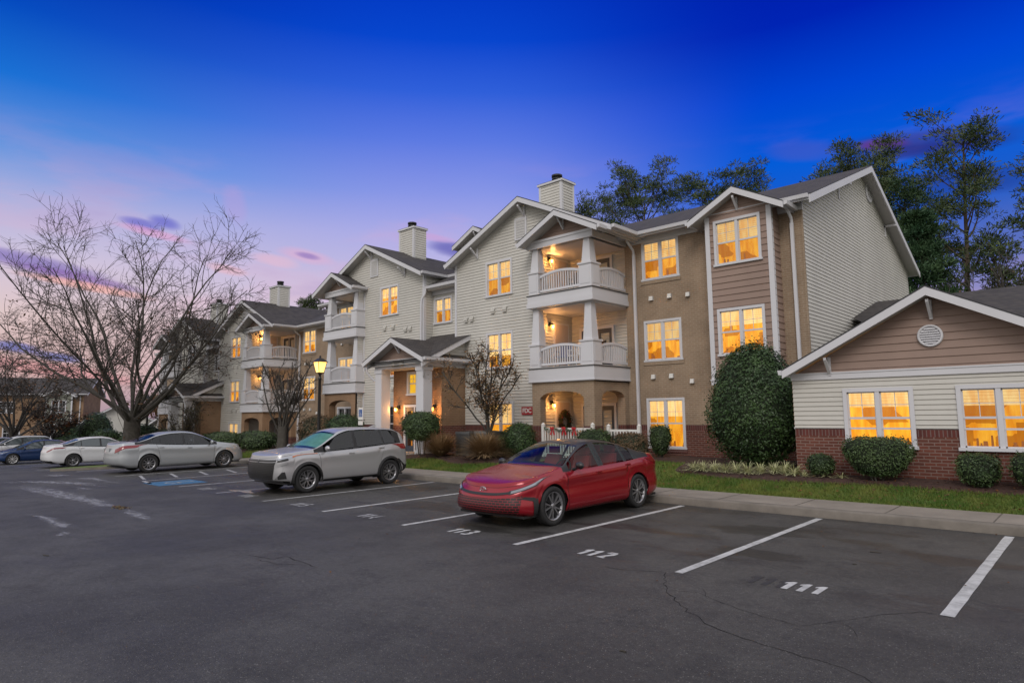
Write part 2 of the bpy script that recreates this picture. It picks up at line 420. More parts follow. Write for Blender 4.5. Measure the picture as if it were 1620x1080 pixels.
# one ground sheet out to the horizon, the asphalt lot above it
mb = MB()
GX = [-600, -400, -250, -160, -120] + xs(-100, 20, 60) + [40, 80, 160, 300]
GY = [-200, -80, -30, 10, 30, 60, 100, 200, 400, 700]
mb.grid([[(x, y, lot(x)-0.12) for x in GX] for y in GY], M_GRASS)
tag(mb.build('ground'), kind='structure')
mb = MB()
AX = xs(-130, 14, 144)
mb.grid([[(x, y, lot(x)) for x in AX] for y in [-25, -10, 0, 3, 6, 9, 12.84]], M_ASPH)
# the lot goes on around the far end
mb.grid([[(x, y, lot(x)) for x in xs(-130, -61, 30)] for y in [12.84, 20, 40]], M_ASPH)
LOT = tag(mb.build('parking_lot'), kind='structure')

M_PAINT = None
def paint_mat(name, c, wear=.5):
    m = bpy.data.materials.new(name); m.use_nodes = True
    t = NT(m.node_tree); b = t.n['Principled BSDF']; b.inputs['Roughness'].default_value = .6
    pos = t.node('ShaderNodeNewGeometry').outputs['Position']
    t.l.new(t.mix(t.smooth(t.noise(pos, 5, 6, .75), .36, .72), c, tuple(v*.55 for v in c)), b.inputs['Base Color'])
    n = t.noise(pos, 26, 5, .8)
    tr = t.node('ShaderNodeBsdfTransparent'); mx = t.node('ShaderNodeMixShader')
    t.l.new(t.smooth(n, .70-wear*.22, .78-wear*.12), mx.inputs[0]); t.l.new(b.outputs[0], mx.inputs[1]); t.l.new(tr.outputs[0], mx.inputs[2])
    t.l.new(mx.outputs[0], t.n['Material Output'].inputs[0]); return m
M_PAINT = paint_mat('road_paint', (.52, .52, .52), .3)
M_PAINTW = paint_mat('worn_road_paint', (.40, .40, .41), .75)
M_BLUEP = paint_mat('blue_road_paint', (.05, .17, .32), .7)
def strip(name, pts, w, mat_, h=.004, lab=None):
    """painted line on the lot from p to q"""
    (x0, y0), (x1, y1) = pts
    L = math.hypot(x1-x0, y1-y0); nx, ny = -(y1-y0)/L*w/2, (x1-x0)/L*w/2
    n = max(2, int(L/.35)); rows = []
    for k in range(n+1):
        f = k/n; x = x0+(x1-x0)*f; y = y0+(y1-y0)*f; j = 1+random.uniform(-.07, .07)
        rows.append([(x-nx*j, y-ny*j, lot(x)+h), (x+nx*j, y+ny*j, lot(x)+h)])
    b_ = MB(); b_.grid(rows, mat_, False); return b_.build(name, LOT)
SX = [-1.30, -4.08, -6.82, -9.56, -12.24, -14.86, -17.42, -19.95]
for k, x in enumerate(SX):
    strip('parking_line', ((x, 7.45 if k else 7.55), (x+.02, 12.72)), .115 if k else .125, M_PAINT if k < 5 else M_PAINTW)
for x in (-22.7, -25.4, -30.2, -33.2, -36.6, -41.6, -44.6, -47.4, -52.6, -55.6): strip('parking_line', ((x, 7.4), (x, 12.7)), .11, M_PAINTW)
strip('parking_line', ((-22.7, 7.4), (-21.6, 7.25)), .11, M_PAINTW)
for k in range(5): strip('parking_line', ((-24.9, 8.0+k*1.0), (-23.2, 7.6+k*1.0)), .1, M_PAINTW)
# accessible bay: blue square with the wheelchair symbol
b_ = MB(); b_.grid([[(x, y, .004) for x in (-22.0, -20.6)] for y in (7.15, 8.55)], M_BLUEP, False); pad = b_.build('accessible_bay_paint', LOT)
b_ = MB(); cx, cy = -21.3, 7.8
ring = [(cx+.30*cos(a), cy+.05+.30*sin(a)) for a in [radians(150+12*k) for k in range(20)]]
b_.grid([[(cx+(x-cx)*.8, cy+.05+(y-cy-.05)*.8, .008), (x, y, .008)] for x, y in ring], M_PAINTW, False)
for p0, p1 in (((cx-.05, cy+.45), (cx-.02, cy+.1)), ((cx-.02, cy+.1), (cx+.22, cy+.1)), ((cx+.22, cy+.1), (cx+.34, cy-.2))):
    L = math.hypot(p1[0]-p0[0], p1[1]-p0[1]); nx, ny = -(p1[1]-p0[1])/L*.035, (p1[0]-p0[0])/L*.035
    b_.face([(p0[0]-nx, p0[1]-ny, .008), (p0[0]+nx, p0[1]+ny, .008), (p1[0]+nx, p1[1]+ny, .008), (p1[0]-nx, p1[1]-ny, .008)], M_PAINTW)
b_.lathe((cx-.05, cy+.56, .008), [(0, 0), (.07, .0003)], M_PAINTW, 12)
b_.build('accessible_symbol', LOT)

def text_mesh(name, txt, size, mat_, ext=0.0, bold=.0, space=1.0):
    cu = bpy.data.curves.new(name, 'FONT'); cu.body = txt; cu.size = size; cu.align_x = 'CENTER'; cu.align_y = 'CENTER'
    cu.extrude = ext; cu.offset = bold; cu.space_character = space
    to = bpy.data.objects.new(name, cu); COL.objects.link(to)
    me = bpy.data.meshes.new_from_object(to, depsgraph=bpy.context.evaluated_depsgraph_get())
    bpy.data.objects.remove(to); bpy.data.curves.remove(cu)
    me.materials.clear(); me.materials.append(mat_)
    return me
DIG = {'1': 'P',
       '2': [[(-.42, .78), (-.28, .97), (.22, .97), (.38, .80), (.36, .60), (-.42, .05), (.44, .05)]],
       '3': [[(-.40, .86), (-.22, .98), (.22, .98), (.38, .82), (.34, .62), (.0, .53), (.36, .42), (.40, .18), (.20, .02), (-.22, .02), (-.42, .14)]],
       '4': [[(.18, 0), (.18, 1.0), (-.46, .30), (.46, .30)]],
       '5': [[(.40, .96), (-.34, .96), (-.38, .55), (.20, .60), (.42, .35), (.24, .03), (-.40, .06)]],
       '6': [[(.34, .92), (-.10, .96), (-.40, .55), (-.36, .12), (.0, .02), (.36, .14), (.38, .42), (.08, .55), (-.34, .44)]],
       '7': [[(-.42, .95), (.42, .95), (-.10, 0)]]}
def digits(txt, x, y, m_, h=.36, w=.165, st=.074, z=.0045, lab='stall_number'):
    b_ = MB()
    for i, ch in enumerate(txt):
        ox_ = x+(i-1)*w*(1.0 if ch == '1' else 1.16)+(0 if ch == '1' else .02)
        if ch == '1':
            b_.face([(ox_+a*w, y-h/2+c*h, z) for a, c in ((-.18, 0), (.26, 0), (.26, 1), (-.02, 1), (-.40, .82), (-.40, .66), (-.18, .74))], m_); continue
        for pl_ in DIG[ch]:
            P = [Vector((ox_+p[0]*w*.72, y-h/2+p[1]*h)) for p in pl_]; rows = []
            for k, p in enumerate(P):
                d0 = (P[k]-P[max(0, k-1)]); d1 = (P[min(len(P)-1, k+1)]-P[k])
                d = ((d0.normalized() if d0.length else Vector((0, 0)))+(d1.normalized() if d1.length else Vector((0, 0))))
                d = d.normalized() if d.length > .05 else d1.normalized(); n = Vector((-d.y, d.x))*st/2
                rows.append([(p.x-n.x*1.15, p.y-n.y*.8, z), (p.x+n.x*1.15, p.y+n.y*.8, z)])
            b_.grid(rows, m_, False)
    return b_.build(lab, LOT)
for txt, x in (('111', -2.68), ('112', -5.52), ('113', -8.28), ('114', -10.95), ('115', -13.6), ('116', -16.2), ('117', -18.75)):
    digits(txt, x, 7.72, M_PAINT if x > -9 else M_PAINTW)
M_GHOST = mat('blacked_out_paint', (.030, .029, .030), .6)
digits('111', -3.08, 7.74, M_GHOST, z=.003, lab='painted_over_number')
def unproj(px, py, z=0.0):
    d = _f + _r2*((px-810)/1020.4) - _u2*((py-540)/1020.4)
    t = (z-CAMZ)/d.z
    return d.x*t, d.y*t
M_CRACK = mat('crack_tar', (.012, .011, .010), .9)
def crack(name, pts, w=.018):
    P = []
    for a, b in zip(pts, pts[1:]):
        n = max(2, int(math.hypot(b[0]-a[0], b[1]-a[1])/.09))
        for k in range(n):
            f = k/n; P.append((a[0]+(b[0]-a[0])*f+random.gauss(0, .012), a[1]+(b[1]-a[1])*f+random.gauss(0, .012)))
    P.append(pts[-1]); rows = []
    for k, p in enumerate(P):
        q = P[min(k+1, len(P)-1)]; o = P[max(k-1, 0)]; L = math.hypot(q[0]-o[0], q[1]-o[1]) or 1
        nx, ny = -(q[1]-o[1])/L, (q[0]-o[0])/L; ww = w*random.uniform(.25, .75)*(1 if 0 < k < len(P)-1 else .1)
        rows.append([(p[0]-nx*ww, p[1]-ny*ww, lot(p[0])+.003), (p[0]+nx*ww, p[1]+ny*ww, lot(p[0])+.003)])
    b_ = MB(); b_.grid(rows, M_CRACK, False); b_.build(name, LOT)
def cpx(pts, w): crack('pavement_crack', [unproj(x, y) for x, y in pts], w)
cpx([(1053, 904), (1050, 922), (1056, 937), (1088, 967), (1129, 992), (1174, 1009), (1205, 1018), (1271, 1038), (1336, 1056), (1387, 1080), (1420, 1100)], .010)
cpx([(952, 896), (1002, 902), (1053, 904)], .008)
cpx([(1053, 932), (1104, 937), (1154, 957), (1205, 975), (1266, 990), (1331, 982), (1397, 972), (1458, 968), (1483, 971)], .006)
cpx([(1331, 985), (1350, 995), (1357, 1008)], .004)
cpx([(1110, 930), (1118, 945)], .004)
cpx([(390, 877), (433, 885), (450, 880), (473, 887), (500, 897)], .016)
cpx([(405, 884), (440, 892), (480, 893)], .010)
cpx([(253, 915), (303, 908)], .005)
cpx([(250, 938), (317, 923)], .006)
# wet runnels left by the rain
def wet_mat():
    m = bpy.data.materials.new('rain_water'); m.use_nodes = True
    t = NT(m.node_tree); t.n.clear()
    pos = t.node('ShaderNodeNewGeometry').outputs['Position']
    mp_ = t.node('ShaderNodeMapping', inp={'Vector': pos, 'Scale': (.9, 2.2, 1)}); mp_.inputs['Rotation'].default_value = (0, 0, .5)
    gl = t.node('ShaderNodeBsdfGlossy', inp={'Roughness': .16, 0: (.95, .95, 1, 1)}); tr = t.node('ShaderNodeBsdfTransparent')
    fr = t.node('ShaderNodeFresnel', inp={0: 1.33})
    uv = t.node('ShaderNodeAttribute', attribute_name='edge')
    k = t.math('MULTIPLY', t.smooth(t.math('ADD', t.noise(mp_.outputs[0], 3.2, 6, .72), t.math('MULTIPLY', uv.outputs['Fac'], .35)), .58, .74), t.math('MULTIPLY', fr.outputs[0], 1.5), clamp=True)
    mx = t.node('ShaderNodeMixShader'); t.l.new(k, mx.inputs[0]); t.l.new(tr.outputs[0], mx.inputs[1]); t.l.new(gl.outputs[0], mx.inputs[2])
    o = t.node('ShaderNodeOutputMaterial'); t.l.new(mx.outputs[0], o.inputs[0]); return m
M_WET = wet_mat()
def sheen_mat():  # sky sheen on wet asphalt, painted in as a pale patchy colour
    m = bpy.data.materials.new('painted_wet_sheen'); m.use_nodes = True
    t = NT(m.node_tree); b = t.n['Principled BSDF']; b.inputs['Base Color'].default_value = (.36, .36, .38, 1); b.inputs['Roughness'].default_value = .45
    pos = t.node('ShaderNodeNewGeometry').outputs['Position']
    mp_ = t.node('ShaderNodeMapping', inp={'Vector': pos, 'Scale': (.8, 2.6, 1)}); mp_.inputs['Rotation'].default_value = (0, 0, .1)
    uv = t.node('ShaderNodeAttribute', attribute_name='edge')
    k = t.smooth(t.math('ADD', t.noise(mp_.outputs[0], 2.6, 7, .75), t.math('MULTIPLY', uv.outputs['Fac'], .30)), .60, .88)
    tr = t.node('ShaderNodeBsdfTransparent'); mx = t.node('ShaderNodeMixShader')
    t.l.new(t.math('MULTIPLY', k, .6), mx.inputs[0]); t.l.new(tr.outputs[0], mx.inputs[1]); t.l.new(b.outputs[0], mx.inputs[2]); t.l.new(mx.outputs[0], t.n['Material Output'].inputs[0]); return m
M_SHEEN = sheen_mat()
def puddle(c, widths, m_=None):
    m_ = m_ or M_SHEEN
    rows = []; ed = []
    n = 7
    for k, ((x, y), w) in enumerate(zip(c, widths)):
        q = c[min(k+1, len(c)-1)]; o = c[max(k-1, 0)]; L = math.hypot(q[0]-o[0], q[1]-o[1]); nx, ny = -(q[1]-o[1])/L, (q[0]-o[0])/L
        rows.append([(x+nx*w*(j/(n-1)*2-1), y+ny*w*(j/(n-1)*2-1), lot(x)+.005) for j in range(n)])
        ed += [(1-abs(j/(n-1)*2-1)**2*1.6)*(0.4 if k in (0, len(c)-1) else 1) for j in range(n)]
    b_ = MB(); b_.grid(rows, m_); o = b_.build('puddle' if m_ is M_WET else 'painted_sheen_streak', LOT)
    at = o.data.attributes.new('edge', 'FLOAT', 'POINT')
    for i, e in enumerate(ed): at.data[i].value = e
up_ = lambda *P: [unproj(x, y) for x, y in P]
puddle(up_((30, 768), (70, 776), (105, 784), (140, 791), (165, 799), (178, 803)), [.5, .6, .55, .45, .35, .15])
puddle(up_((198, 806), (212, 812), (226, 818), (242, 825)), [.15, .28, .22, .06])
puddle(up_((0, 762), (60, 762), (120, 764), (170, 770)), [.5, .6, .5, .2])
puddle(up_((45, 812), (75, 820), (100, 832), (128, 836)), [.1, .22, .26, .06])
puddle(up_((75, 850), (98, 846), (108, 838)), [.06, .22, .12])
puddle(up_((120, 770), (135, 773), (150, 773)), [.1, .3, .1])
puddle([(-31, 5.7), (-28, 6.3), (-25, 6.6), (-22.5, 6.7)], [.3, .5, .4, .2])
puddle([(-17.9, 8.0), (-17.2, 8.1), (-16.6, 8.05)], [.1, .25, .1], M_WET)
# curb, walk and lawn: the lot's edge is at Y 12.84
WX = xs(-29.6, 14, 72)
mb = MB()
mb.grid([[(x, 12.84, lot(x)-.05) for x in WX], [(x, 12.85, lot(x)+.125) for x in WX], [(x, 12.875, lot(x)+.15) for x in WX], [(x, 13.02, lot(x)+.152) for x in WX]], M_CURB, True)
tag(mb.build('curb'), kind='structure')
mb = MB()
x = 14.0; k = 0
while x > -29.5:
    x2 = max(x-1.55, -29.6)
    mb.grid([[(a, y, lot(a)+.154) for a in (x2+.012, (x+x2)/2, x-.012)] for y in (13.02, 14.22)], M_CONC, False)
    x = x2
mb.grid([[(a, y, lot(a)+.146) for a in xs(-29.6, 14, 30)] for y in (13.02, 14.22)], M_CURB, False)
# path to the porch
mb.grid([[(a, y, lawn(a, y)+.02) for a in (-22.0, -21.0, -20.0)] for y in (14.22, 14.9, 15.6, 16.1)], M_CONC, False)
mb.box(-22.6, -19.4, 16.1, 17.0, .1, .49, M_CONC)
tag(mb.build('sidewalk'), kind='structure')
mb = MB()
mb.grid([[(x, y, lawn(x, y)) for x in xs(-34, 14, 96)] for y in [14.22, 14.5, 14.9, 15.3, 15.7, 16.2, 17, 18, 20.5]], M_GRASS)
# the curved end of the lawn and the ground beyond
mb.grid([[(x, y, lawn(x, y)) for x in xs(-61, -34, 40)] for y in [13.4, 13.8, 14.3, 14.9, 15.6, 16.2, 17, 18, 21]], M_GRASS)
mb.grid([[(x, y, lawn(x, 18)-.02) for x in xs(-60, 14, 60)] for y in [20.4, 40, 60]], M_GRASS)
tag(mb.build('lawn'), kind='structure')
mb = MB()
for (ya, xa, xb) in ((0, 0, 0),):
    W2 = xs(-60.5, -30.2, 40)
    mb.grid([[(x, 13.2, lot(x)-.05) for x in W2], [(x, 13.22, lot(x)+.13) for x in W2], [(x, 13.42, lot(x)+.155) for x in W2]], M_CURB, True)
# planted island between the stalls
isl = [(-33.2+1.9*cos(a)*(1 if abs(cos(a)) < 2 else 1), 9.9+2.7*sin(a)) for a in [2*pi*k/28 for k in range(28)]]
mb2 = MB()
tag(mb.build('curb'), kind='structure')
mb2.face([(x, y, lot(x)+.10) for x, y in isl], M_GRASS)
mb2.grid([[(x, y, lot(x)-.02) for x, y in isl], [(x, y, lot(x)+.10) for x, y in isl]], M_CURB, False, True)
tag(mb2.build('planted_island'), kind='structure')
mb = MB()
def mulch_edge(x):   # front edge of the planting beds
    if x > -8.3: return 15.34+.10*sin(x*1.3)
    if x > -12.4: return 15.34+2.3*sm((-8.3-x)/1.1)-1.1*sm((-11.3-x)/1.1)
    if x > -14.5: return 16.5-1.2*sm((-12.4-x)/2.1)
    if x > -19.5: return 15.2+.15*sin(x*2)
    return 15.3+.2*sin(x)
MX = [x for x in xs(-60, 14, 200) if not (-22.2 < x < -19.8)]
for a, b in zip(MX, MX[1:]):
    if b-a > .6: continue
    mb.grid([[(x, mulch_edge(x)+(20.6-mulch_edge(x))*f, lawn(x, mulch_edge(x)+(20.6-mulch_edge(x))*f)+.05-.04*(f < .01)+.03*mnoise.noise(Vector((x*3, f*20, 1)))) for x in (a, b)] for f in (0, .03, .1, .2, .35, .5, .75, 1)], M_MULCH, False)
tag(mb.build('mulch_bed'), kind='structure')
# ------------------------------------------------------------------ building kit
def iv(poly, z):
    xs_ = []
    n = len(poly)
    for k in range(n):
        (x0, z0), (x1, z1) = poly[k], poly[(k+1) % n]
        if (z0 <= z) != (z1 <= z): xs_.append(x0+(x1-x0)*(z-z0)/(z1-z0))
    return (min(xs_), max(xs_)) if len(xs_) >= 2 else None
LIP = .020
def wall(mb, P, poly, mat_, holes=(), course=None, depth=.018):
    zmin = min(p[1] for p in poly); zmax = max(p[1] for p in poly)
    zs = {round(p[1], 5) for p in poly} | {round(z, 5) for h in holes for z in h[2:4] if zmin < z < zmax}
    if course:
        k = math.ceil(zmin/course)
        while k*course < zmax:
            zs.add(round(k*course, 5)); zs.add(round(k*course+LIP, 5)); k += 1
    zs = sorted(zs); e = 1e-4
    for za, zb in zip(zs, zs[1:]):
        if zb-za < 3e-4: continue
        a = iv(poly, za+e); b = iv(poly, zb-e)
        if not a or not b: continue
        if course:
            fa = (za/course) % 1.0; fb = (zb/course) % 1.0; lp = LIP/course
            if fa > .999: fa = 0
            if fb < .001: fb = 1
            pf = lambda f: depth*f/lp if f <= lp+1e-4 else depth*(1-(f-lp)/(1-lp))
            oa, ob = pf(fa), pf(fb)
        else: fa = 1; oa = ob = 0
        segs = []; l0, l1 = a[0], b[0]
        for h in sorted(h for h in holes if h[2] <= za+e and h[3] >= zb-e):
            segs.append((l0, h[0], l1, h[0])); l0 = l1 = h[1]
        segs.append((l0, a[1], l1, b[1]))
        for x0, x1, x2, x3 in segs:
            if x1-x0 < 1e-4 and x3-x2 < 1e-4: continue
            mb.face([P(x0, za, oa), P(x1, za, oa), P(x3, zb, ob), P(x2, zb, ob)], mat_)
def PY(Y): return lambda a, z, o: (a, Y-o, z)
def PX(X, s=1): return lambda a, z, o: (X+s*o, a, z)
def rect(a0, a1, z0, z1): return [(a0, z0), (a1, z0), (a1, z1), (a0, z1)]
def arch_wall(mb, P, a0, a1, z0, z1, o0, o1, zs, zt, mat_, th=.32):
    for q in (rect(a0, o0, z0, z1), rect(o1, a1, z0, z1)): mb.face([P(a, z, 0) for a, z in q], mat_)
    n = 14; pts = []
    for k in range(n+1):
        f = k/n; pts.append((o0+(o1-o0)*f, zs+(zt-zs)*(1-(2*f-1)**2)**.5 if 0 < f < 1 else zs))
    for p, q in zip(pts, pts[1:]):
        mb.face([P(p[0], p[1], 0), P(q[0], q[1], 0), P(q[0], z1, 0), P(p[0], z1, 0)], mat_)
        mb.face([P(p[0], p[1], 0), P(q[0], q[1], 0), P(q[0], q[1], -th), P(p[0], p[1], -th)], mat_)
        mb.face([P(p[0], p[1], -th), P(q[0], q[1], -th), P(q[0], z1, -th), P(p[0], z1, -th)], mat_)
    for o in (o0, o1): mb.face([P(o, z0, 0), P(o, zs, 0), P(o, zs, -th), P(o, z0, -th)], mat_)
    for q in (rect(a0, o0, z0, z1), rect(o1, a1, z0, z1)): mb.face([P(a, z, -th) for a, z in q], mat_)
def gable_y(roof, trim, xr, zr, hw, sl, y0, y1, th=.17, gutter=True):
    """gable roof with its ridge along Y"""
    for s in (-1, 1):
        xe, ze = xr+s*hw, zr-sl*hw
        roof.face([(xr, y0, zr), (xe, y0, ze), (xe, y1, ze), (xr, y1, zr)], M_ROOF)
        roof.face([(xr, y0-.002, zr+.002), (xe, y0-.002, ze+.002), (xe, y0-.002, ze-.03), (xr, y0-.002, zr-.03)], M_DARKB)
        trim.face([(xr, y0+.03, zr-th), (xe, y0+.03, ze-th), (xe, y1, ze-th), (xr, y1, zr-th)], M_SOFF)
        # rake board
        trim.hexa([(xr, y0+.002, zr-.03), (xe, y0+.002, ze-.03), (xe, y0+.002, ze-th-.05), (xr, y0+.002, zr-th-.05)],
                  [(xr, y0+.045, zr-.03), (xe, y0+.045, ze-.03), (xe, y0+.045, ze-th-.05), (xr, y0+.045, zr-th-.05)], M_WHITE)
        xa = xe-s*.02
        trim.box(min(xa, xa-s*.03), max(xa, xa-s*.03), y0+.045, y1, ze-th-.01, ze-.015, M_WHITE)
        if gutter: trim.prism([(xe+s*.005, ze-.01), (xe+s*.12, ze-.01), (xe+s*.10, ze-.12), (xe+s*.005, ze-.13)], y0+.05, y1, M_WHITE)
def gable_x(roof, trim, yr, zr, hw, sl, x0, x1, th=.17, hwb=None):
    for s in (-1, 1):
        w = hw if s < 0 else (hwb or hw)
        ye, ze = yr+s*w, zr-sl*w
        roof.face([(x0, yr, zr), (x0, ye, ze), (x1, ye, ze), (x1, yr, zr)], M_ROOF)
        trim.face([(x0+.03, yr, zr-th), (x0+.03, ye, ze-th), (x1-.03, ye, ze-th), (x1-.03, yr, zr-th)], M_SOFF)
        for xx, dd in ((x1, -1), (x0, 1)):
            roof.face([(xx+.002*-dd, yr, zr+.002), (xx+.002*-dd, ye, ze+.002), (xx+.002*-dd, ye, ze-.03), (xx+.002*-dd, yr, zr-.03)], M_DARKB)
            a, b = sorted((xx, xx+dd*.045))
            trim.hexa([(a, yr, zr-.03), (a, ye, ze-.03), (a, ye, ze-th-.10), (a, yr, zr-th-.10)], [(b, yr, zr-.03), (b, ye, ze-.03), (b, ye, ze-th-.10), (b, yr, zr-th-.10)], M_WHITE)
        trim.prism([(ye+s*.005, ze-.01), (ye+s*.12, ze-.01), (ye+s*.10, ze-.12), (ye+s*.005, ze-.13)], x0+.05, x1-.05, M_WHITE, axis='x')
        trim.box(x0+.05, x1-.05, min(ye, ye-s*.03), max(ye, ye-s*.03), ze-th-.01, ze-.015, M_WHITE)
def bracket(mb, x, y, z, d=.42, mat_=None):
    m_ = mat_ or M_WHITE
    mb.box(x-.03, x+.03, y-.05, y, z-.42, z, m_)
    mb.hexa([(x-.03, y-d, z-.02), (x-.03, y-d, z-.08), (x-.03, y-.05, z-.40), (x-.03, y-.05, z-.32)], [(x+.03, y-d, z-.02), (x+.03, y-d, z-.08), (x+.03, y-.05, z-.40), (x+.03, y-.05, z-.32)], m_)

WCACHE = {}
WN = [0]
def window_meshes(w, h, kind):
    WN[0] += 1; va = WN[0] % 5
    key = (round(w, 2), round(h, 2), kind, va)
    if key in WCACHE: return WCACHE[key]
    fr = MB(); t = .085
    pr_ = -.045 if kind != 'brick' else -.012
    W2 = w/2
    fr.box(-W2, W2, pr_, .05, h-t, h, M_WHITE); fr.box(-W2-.03, W2+.03, pr_-.03, .05, 0, t*.8, M_WHITE)
    for s in (-1, 1): fr.box(min(s*W2, s*(W2-t)), max(s*W2, s*(W2-t)), pr_, .05, t*.8, h-t, M_WHITE)
    big = w > .95
    if big: fr.box(-.045, .045, pr_+.01, .05, t*.8, h-t, M_WHITE)
    cells = ((-W2+t, -.045), (.045, W2-t)) if big else ((-W2+t, W2-t),)
    mid = h*.5
    for a, b in cells:
        fr.box(a, b, .0, .045, mid-.025, mid+.025, M_WHITE)
        for q in (a, b-.025): fr.box(q, q+.025, .012, .05, t*.8, h-t, M_WHITE)
        fr.box(a, b, .012, .05, t*.8, t*.8+.03, M_WHITE); fr.box(a, b, .012, .05, h-t-.03, h-t, M_WHITE)
        fr.box((a+b)/2-.007, (a+b)/2+.007, .035, .05, mid, h-t, M_WHITE)
        fr.box(a, b, .035, .05, mid+(h-t-mid)*.5-.007, mid+(h-t-mid)*.5+.007, M_WHITE)
        if kind in ('dark', 'darkblind'): fr.box((a+b)/2-.007, (a+b)/2+.007, .035, .05, t, mid, M_WHITE)
    pn = MB(); pn.face([(-W2+t, .053, t*.8), (W2-t, .053, t*.8), (W2-t, .053, h-t), (-W2+t, .053, h-t)], M_PANE)
    rm = MB(); d = .55; R_ = M_ROOM if kind not in ('dark', 'darkblind') else M_DROOM
    if kind == 'stair': R_ = M_ROOM2
    a, b, c, e = -W2+t*.5, W2-t*.5, t*.5, h-t*.5
    rm.face([(a-.3, d, c-.2), (b+.3, d, c-.2), (b+.3, d, e+.1), (a-.3, d, e+.1)], R_)
    for q in ([(a, .06, c), (a-.3, d, c-.2), (a-.3, d, e+.1), (a, .06, e)], [(b, .06, c), (b+.3, d, c-.2), (b+.3, d, e+.1), (b, .06, e)], [(a, .06, c), (b, .06, c), (b+.3, d, c-.2), (a-.3, d, c-.2)], [(a, .06, e), (b, .06, e), (b+.3, d, e+.1), (a-.3, d, e+.1)]): rm.face(q, R_)
    cu = MB()
    if kind not in ('stair',):
        CB = M_CURT if kind not in ('dark', 'darkblind') else M_DBLIND
        zc = mid+.02 if kind != 'darkblind' else t
        if kind in ('std', 'brick'): zc = (mid+.02, mid+.02, mid*.72, mid+.02, mid+(h-t-mid)*.3)[va]
        if kind == 'wing': zc = mid+(h-t-mid)*.42
        if kind != 'dark':
            nn = int((h-t-zc)/.06)
            for k in range(nn):
                z = zc+(h-t-zc)*k/nn; cu.face([(a, .085, z), (b, .085, z), (b, .10, z+(h-t-zc)/nn*.93), (a, .10, z+(h-t-zc)/nn*.93)], CB)
    si = MB()
    if kind not in ('dark', 'stair', 'darkblind'):
        rs = random.Random(int(w*1000+h*77)+va*13)
        x = a+.06
        while x < b-.1:
            ww = rs.uniform(.04, .12); hh = rs.uniform(.04, .20)*(1 if rs.random() > .3 else 1.5); y = .14+rs.random()*.12
            if rs.random() < .5: si.lathe((x+ww/2, y, t*.8), [(0, 0), (ww*.5, .0), (ww*.55, hh*.4), (ww*.3, hh*.7), (ww*.42, hh), (0, hh)], M_SILH, 8)
            else: si.hexa([(x, y, t*.8), (x+ww, y, t*.8), (x+ww, y+.05, t*.8), (x, y+.05, t*.8)], [(x+.01, y, t*.8+hh), (x+ww-.01, y, t*.8+hh), (x+ww-.01, y+.05, t*.8+hh), (x+.01, y+.05, t*.8+hh)], M_SILH)
            x += ww+rs.choice((.01, .02, .05, .1, .3, .4))
    WCACHE[key] = [(n, m.mesh(n)) for n, m in (('window', fr), ('window_glass', pn), ('window_blind', cu), ('sill_ornament', si), ('lit_room' if kind not in ('dark', 'darkblind') else 'dim_room', rm)) if m.f]
    return WCACHE[key]
def window(root, R, x, z0, w, h, y, kind='std', off=(0, 0, 0)):
    ms = window_meshes(w, h, kind)
    o = link('window', ms[0][1], root, (x-R[0]+off[0], y-R[1]+off[1], z0-R[2]+off[2]))
    for n, me in ms[1:]: link(n, me, o)
    return o
def hole(x, z0, w, h): return (x-w/2+.05, x+w/2-.05, z0+.04, z0+h-.05)

def wall_lamp(root, R, p, face='x', s=1, power=18, lit=True):
    """jelly-jar lamp on a short arm"""
    x, y, z = p
    mb = MB(); mb.box(x-.05 if face == 'x' else x-.06, x+.05 if face == 'x' else x+.06, y-.06, y+.05, z+.02, z+.16, M_BLACK)
    mb.tube((x+s*.02 if face == 'x' else x, y-(.0 if face == 'x' else .05), z+.10), (x+s*.13 if face == 'x' else x, y-(.0 if face == 'x' else .16), z+.08), .02, .02, M_BLACK, 6)
    c = (x+s*.13, y, z) if face == 'x' else (x, y-.16, z)
    mb.lathe(c, [(.0, .10), (.07, .09), (.075, .05), (.0, .05)], M_BLACK, 10)
    o = mb.build('wall_lamp', root, R)
    g = MB(); g.lathe(c, [(0, .05), (.05, .045), (.062, -.02), (.045, -.09), (0, -.10)], M_BULB if lit else M_DBLIND, 10)
    gl = g.build('glass_globe', o, R)
    if lit:
        L = bpy.data.lights.new('wall_lamp_light', 'POINT'); L.energy = power; L.color = (1, .44, .12); L.shadow_soft_size = .06
        lo = bpy.data.objects.new('wall_lamp_light', L); COL.objects.link(lo); lo.parent = o
        lo.location = (c[0]-R[0]+(s*.08 if face == 'x' else 0), c[1]-R[1]-(.0 if face == 'x' else .1), c[2]-R[2]-.02)
    return o
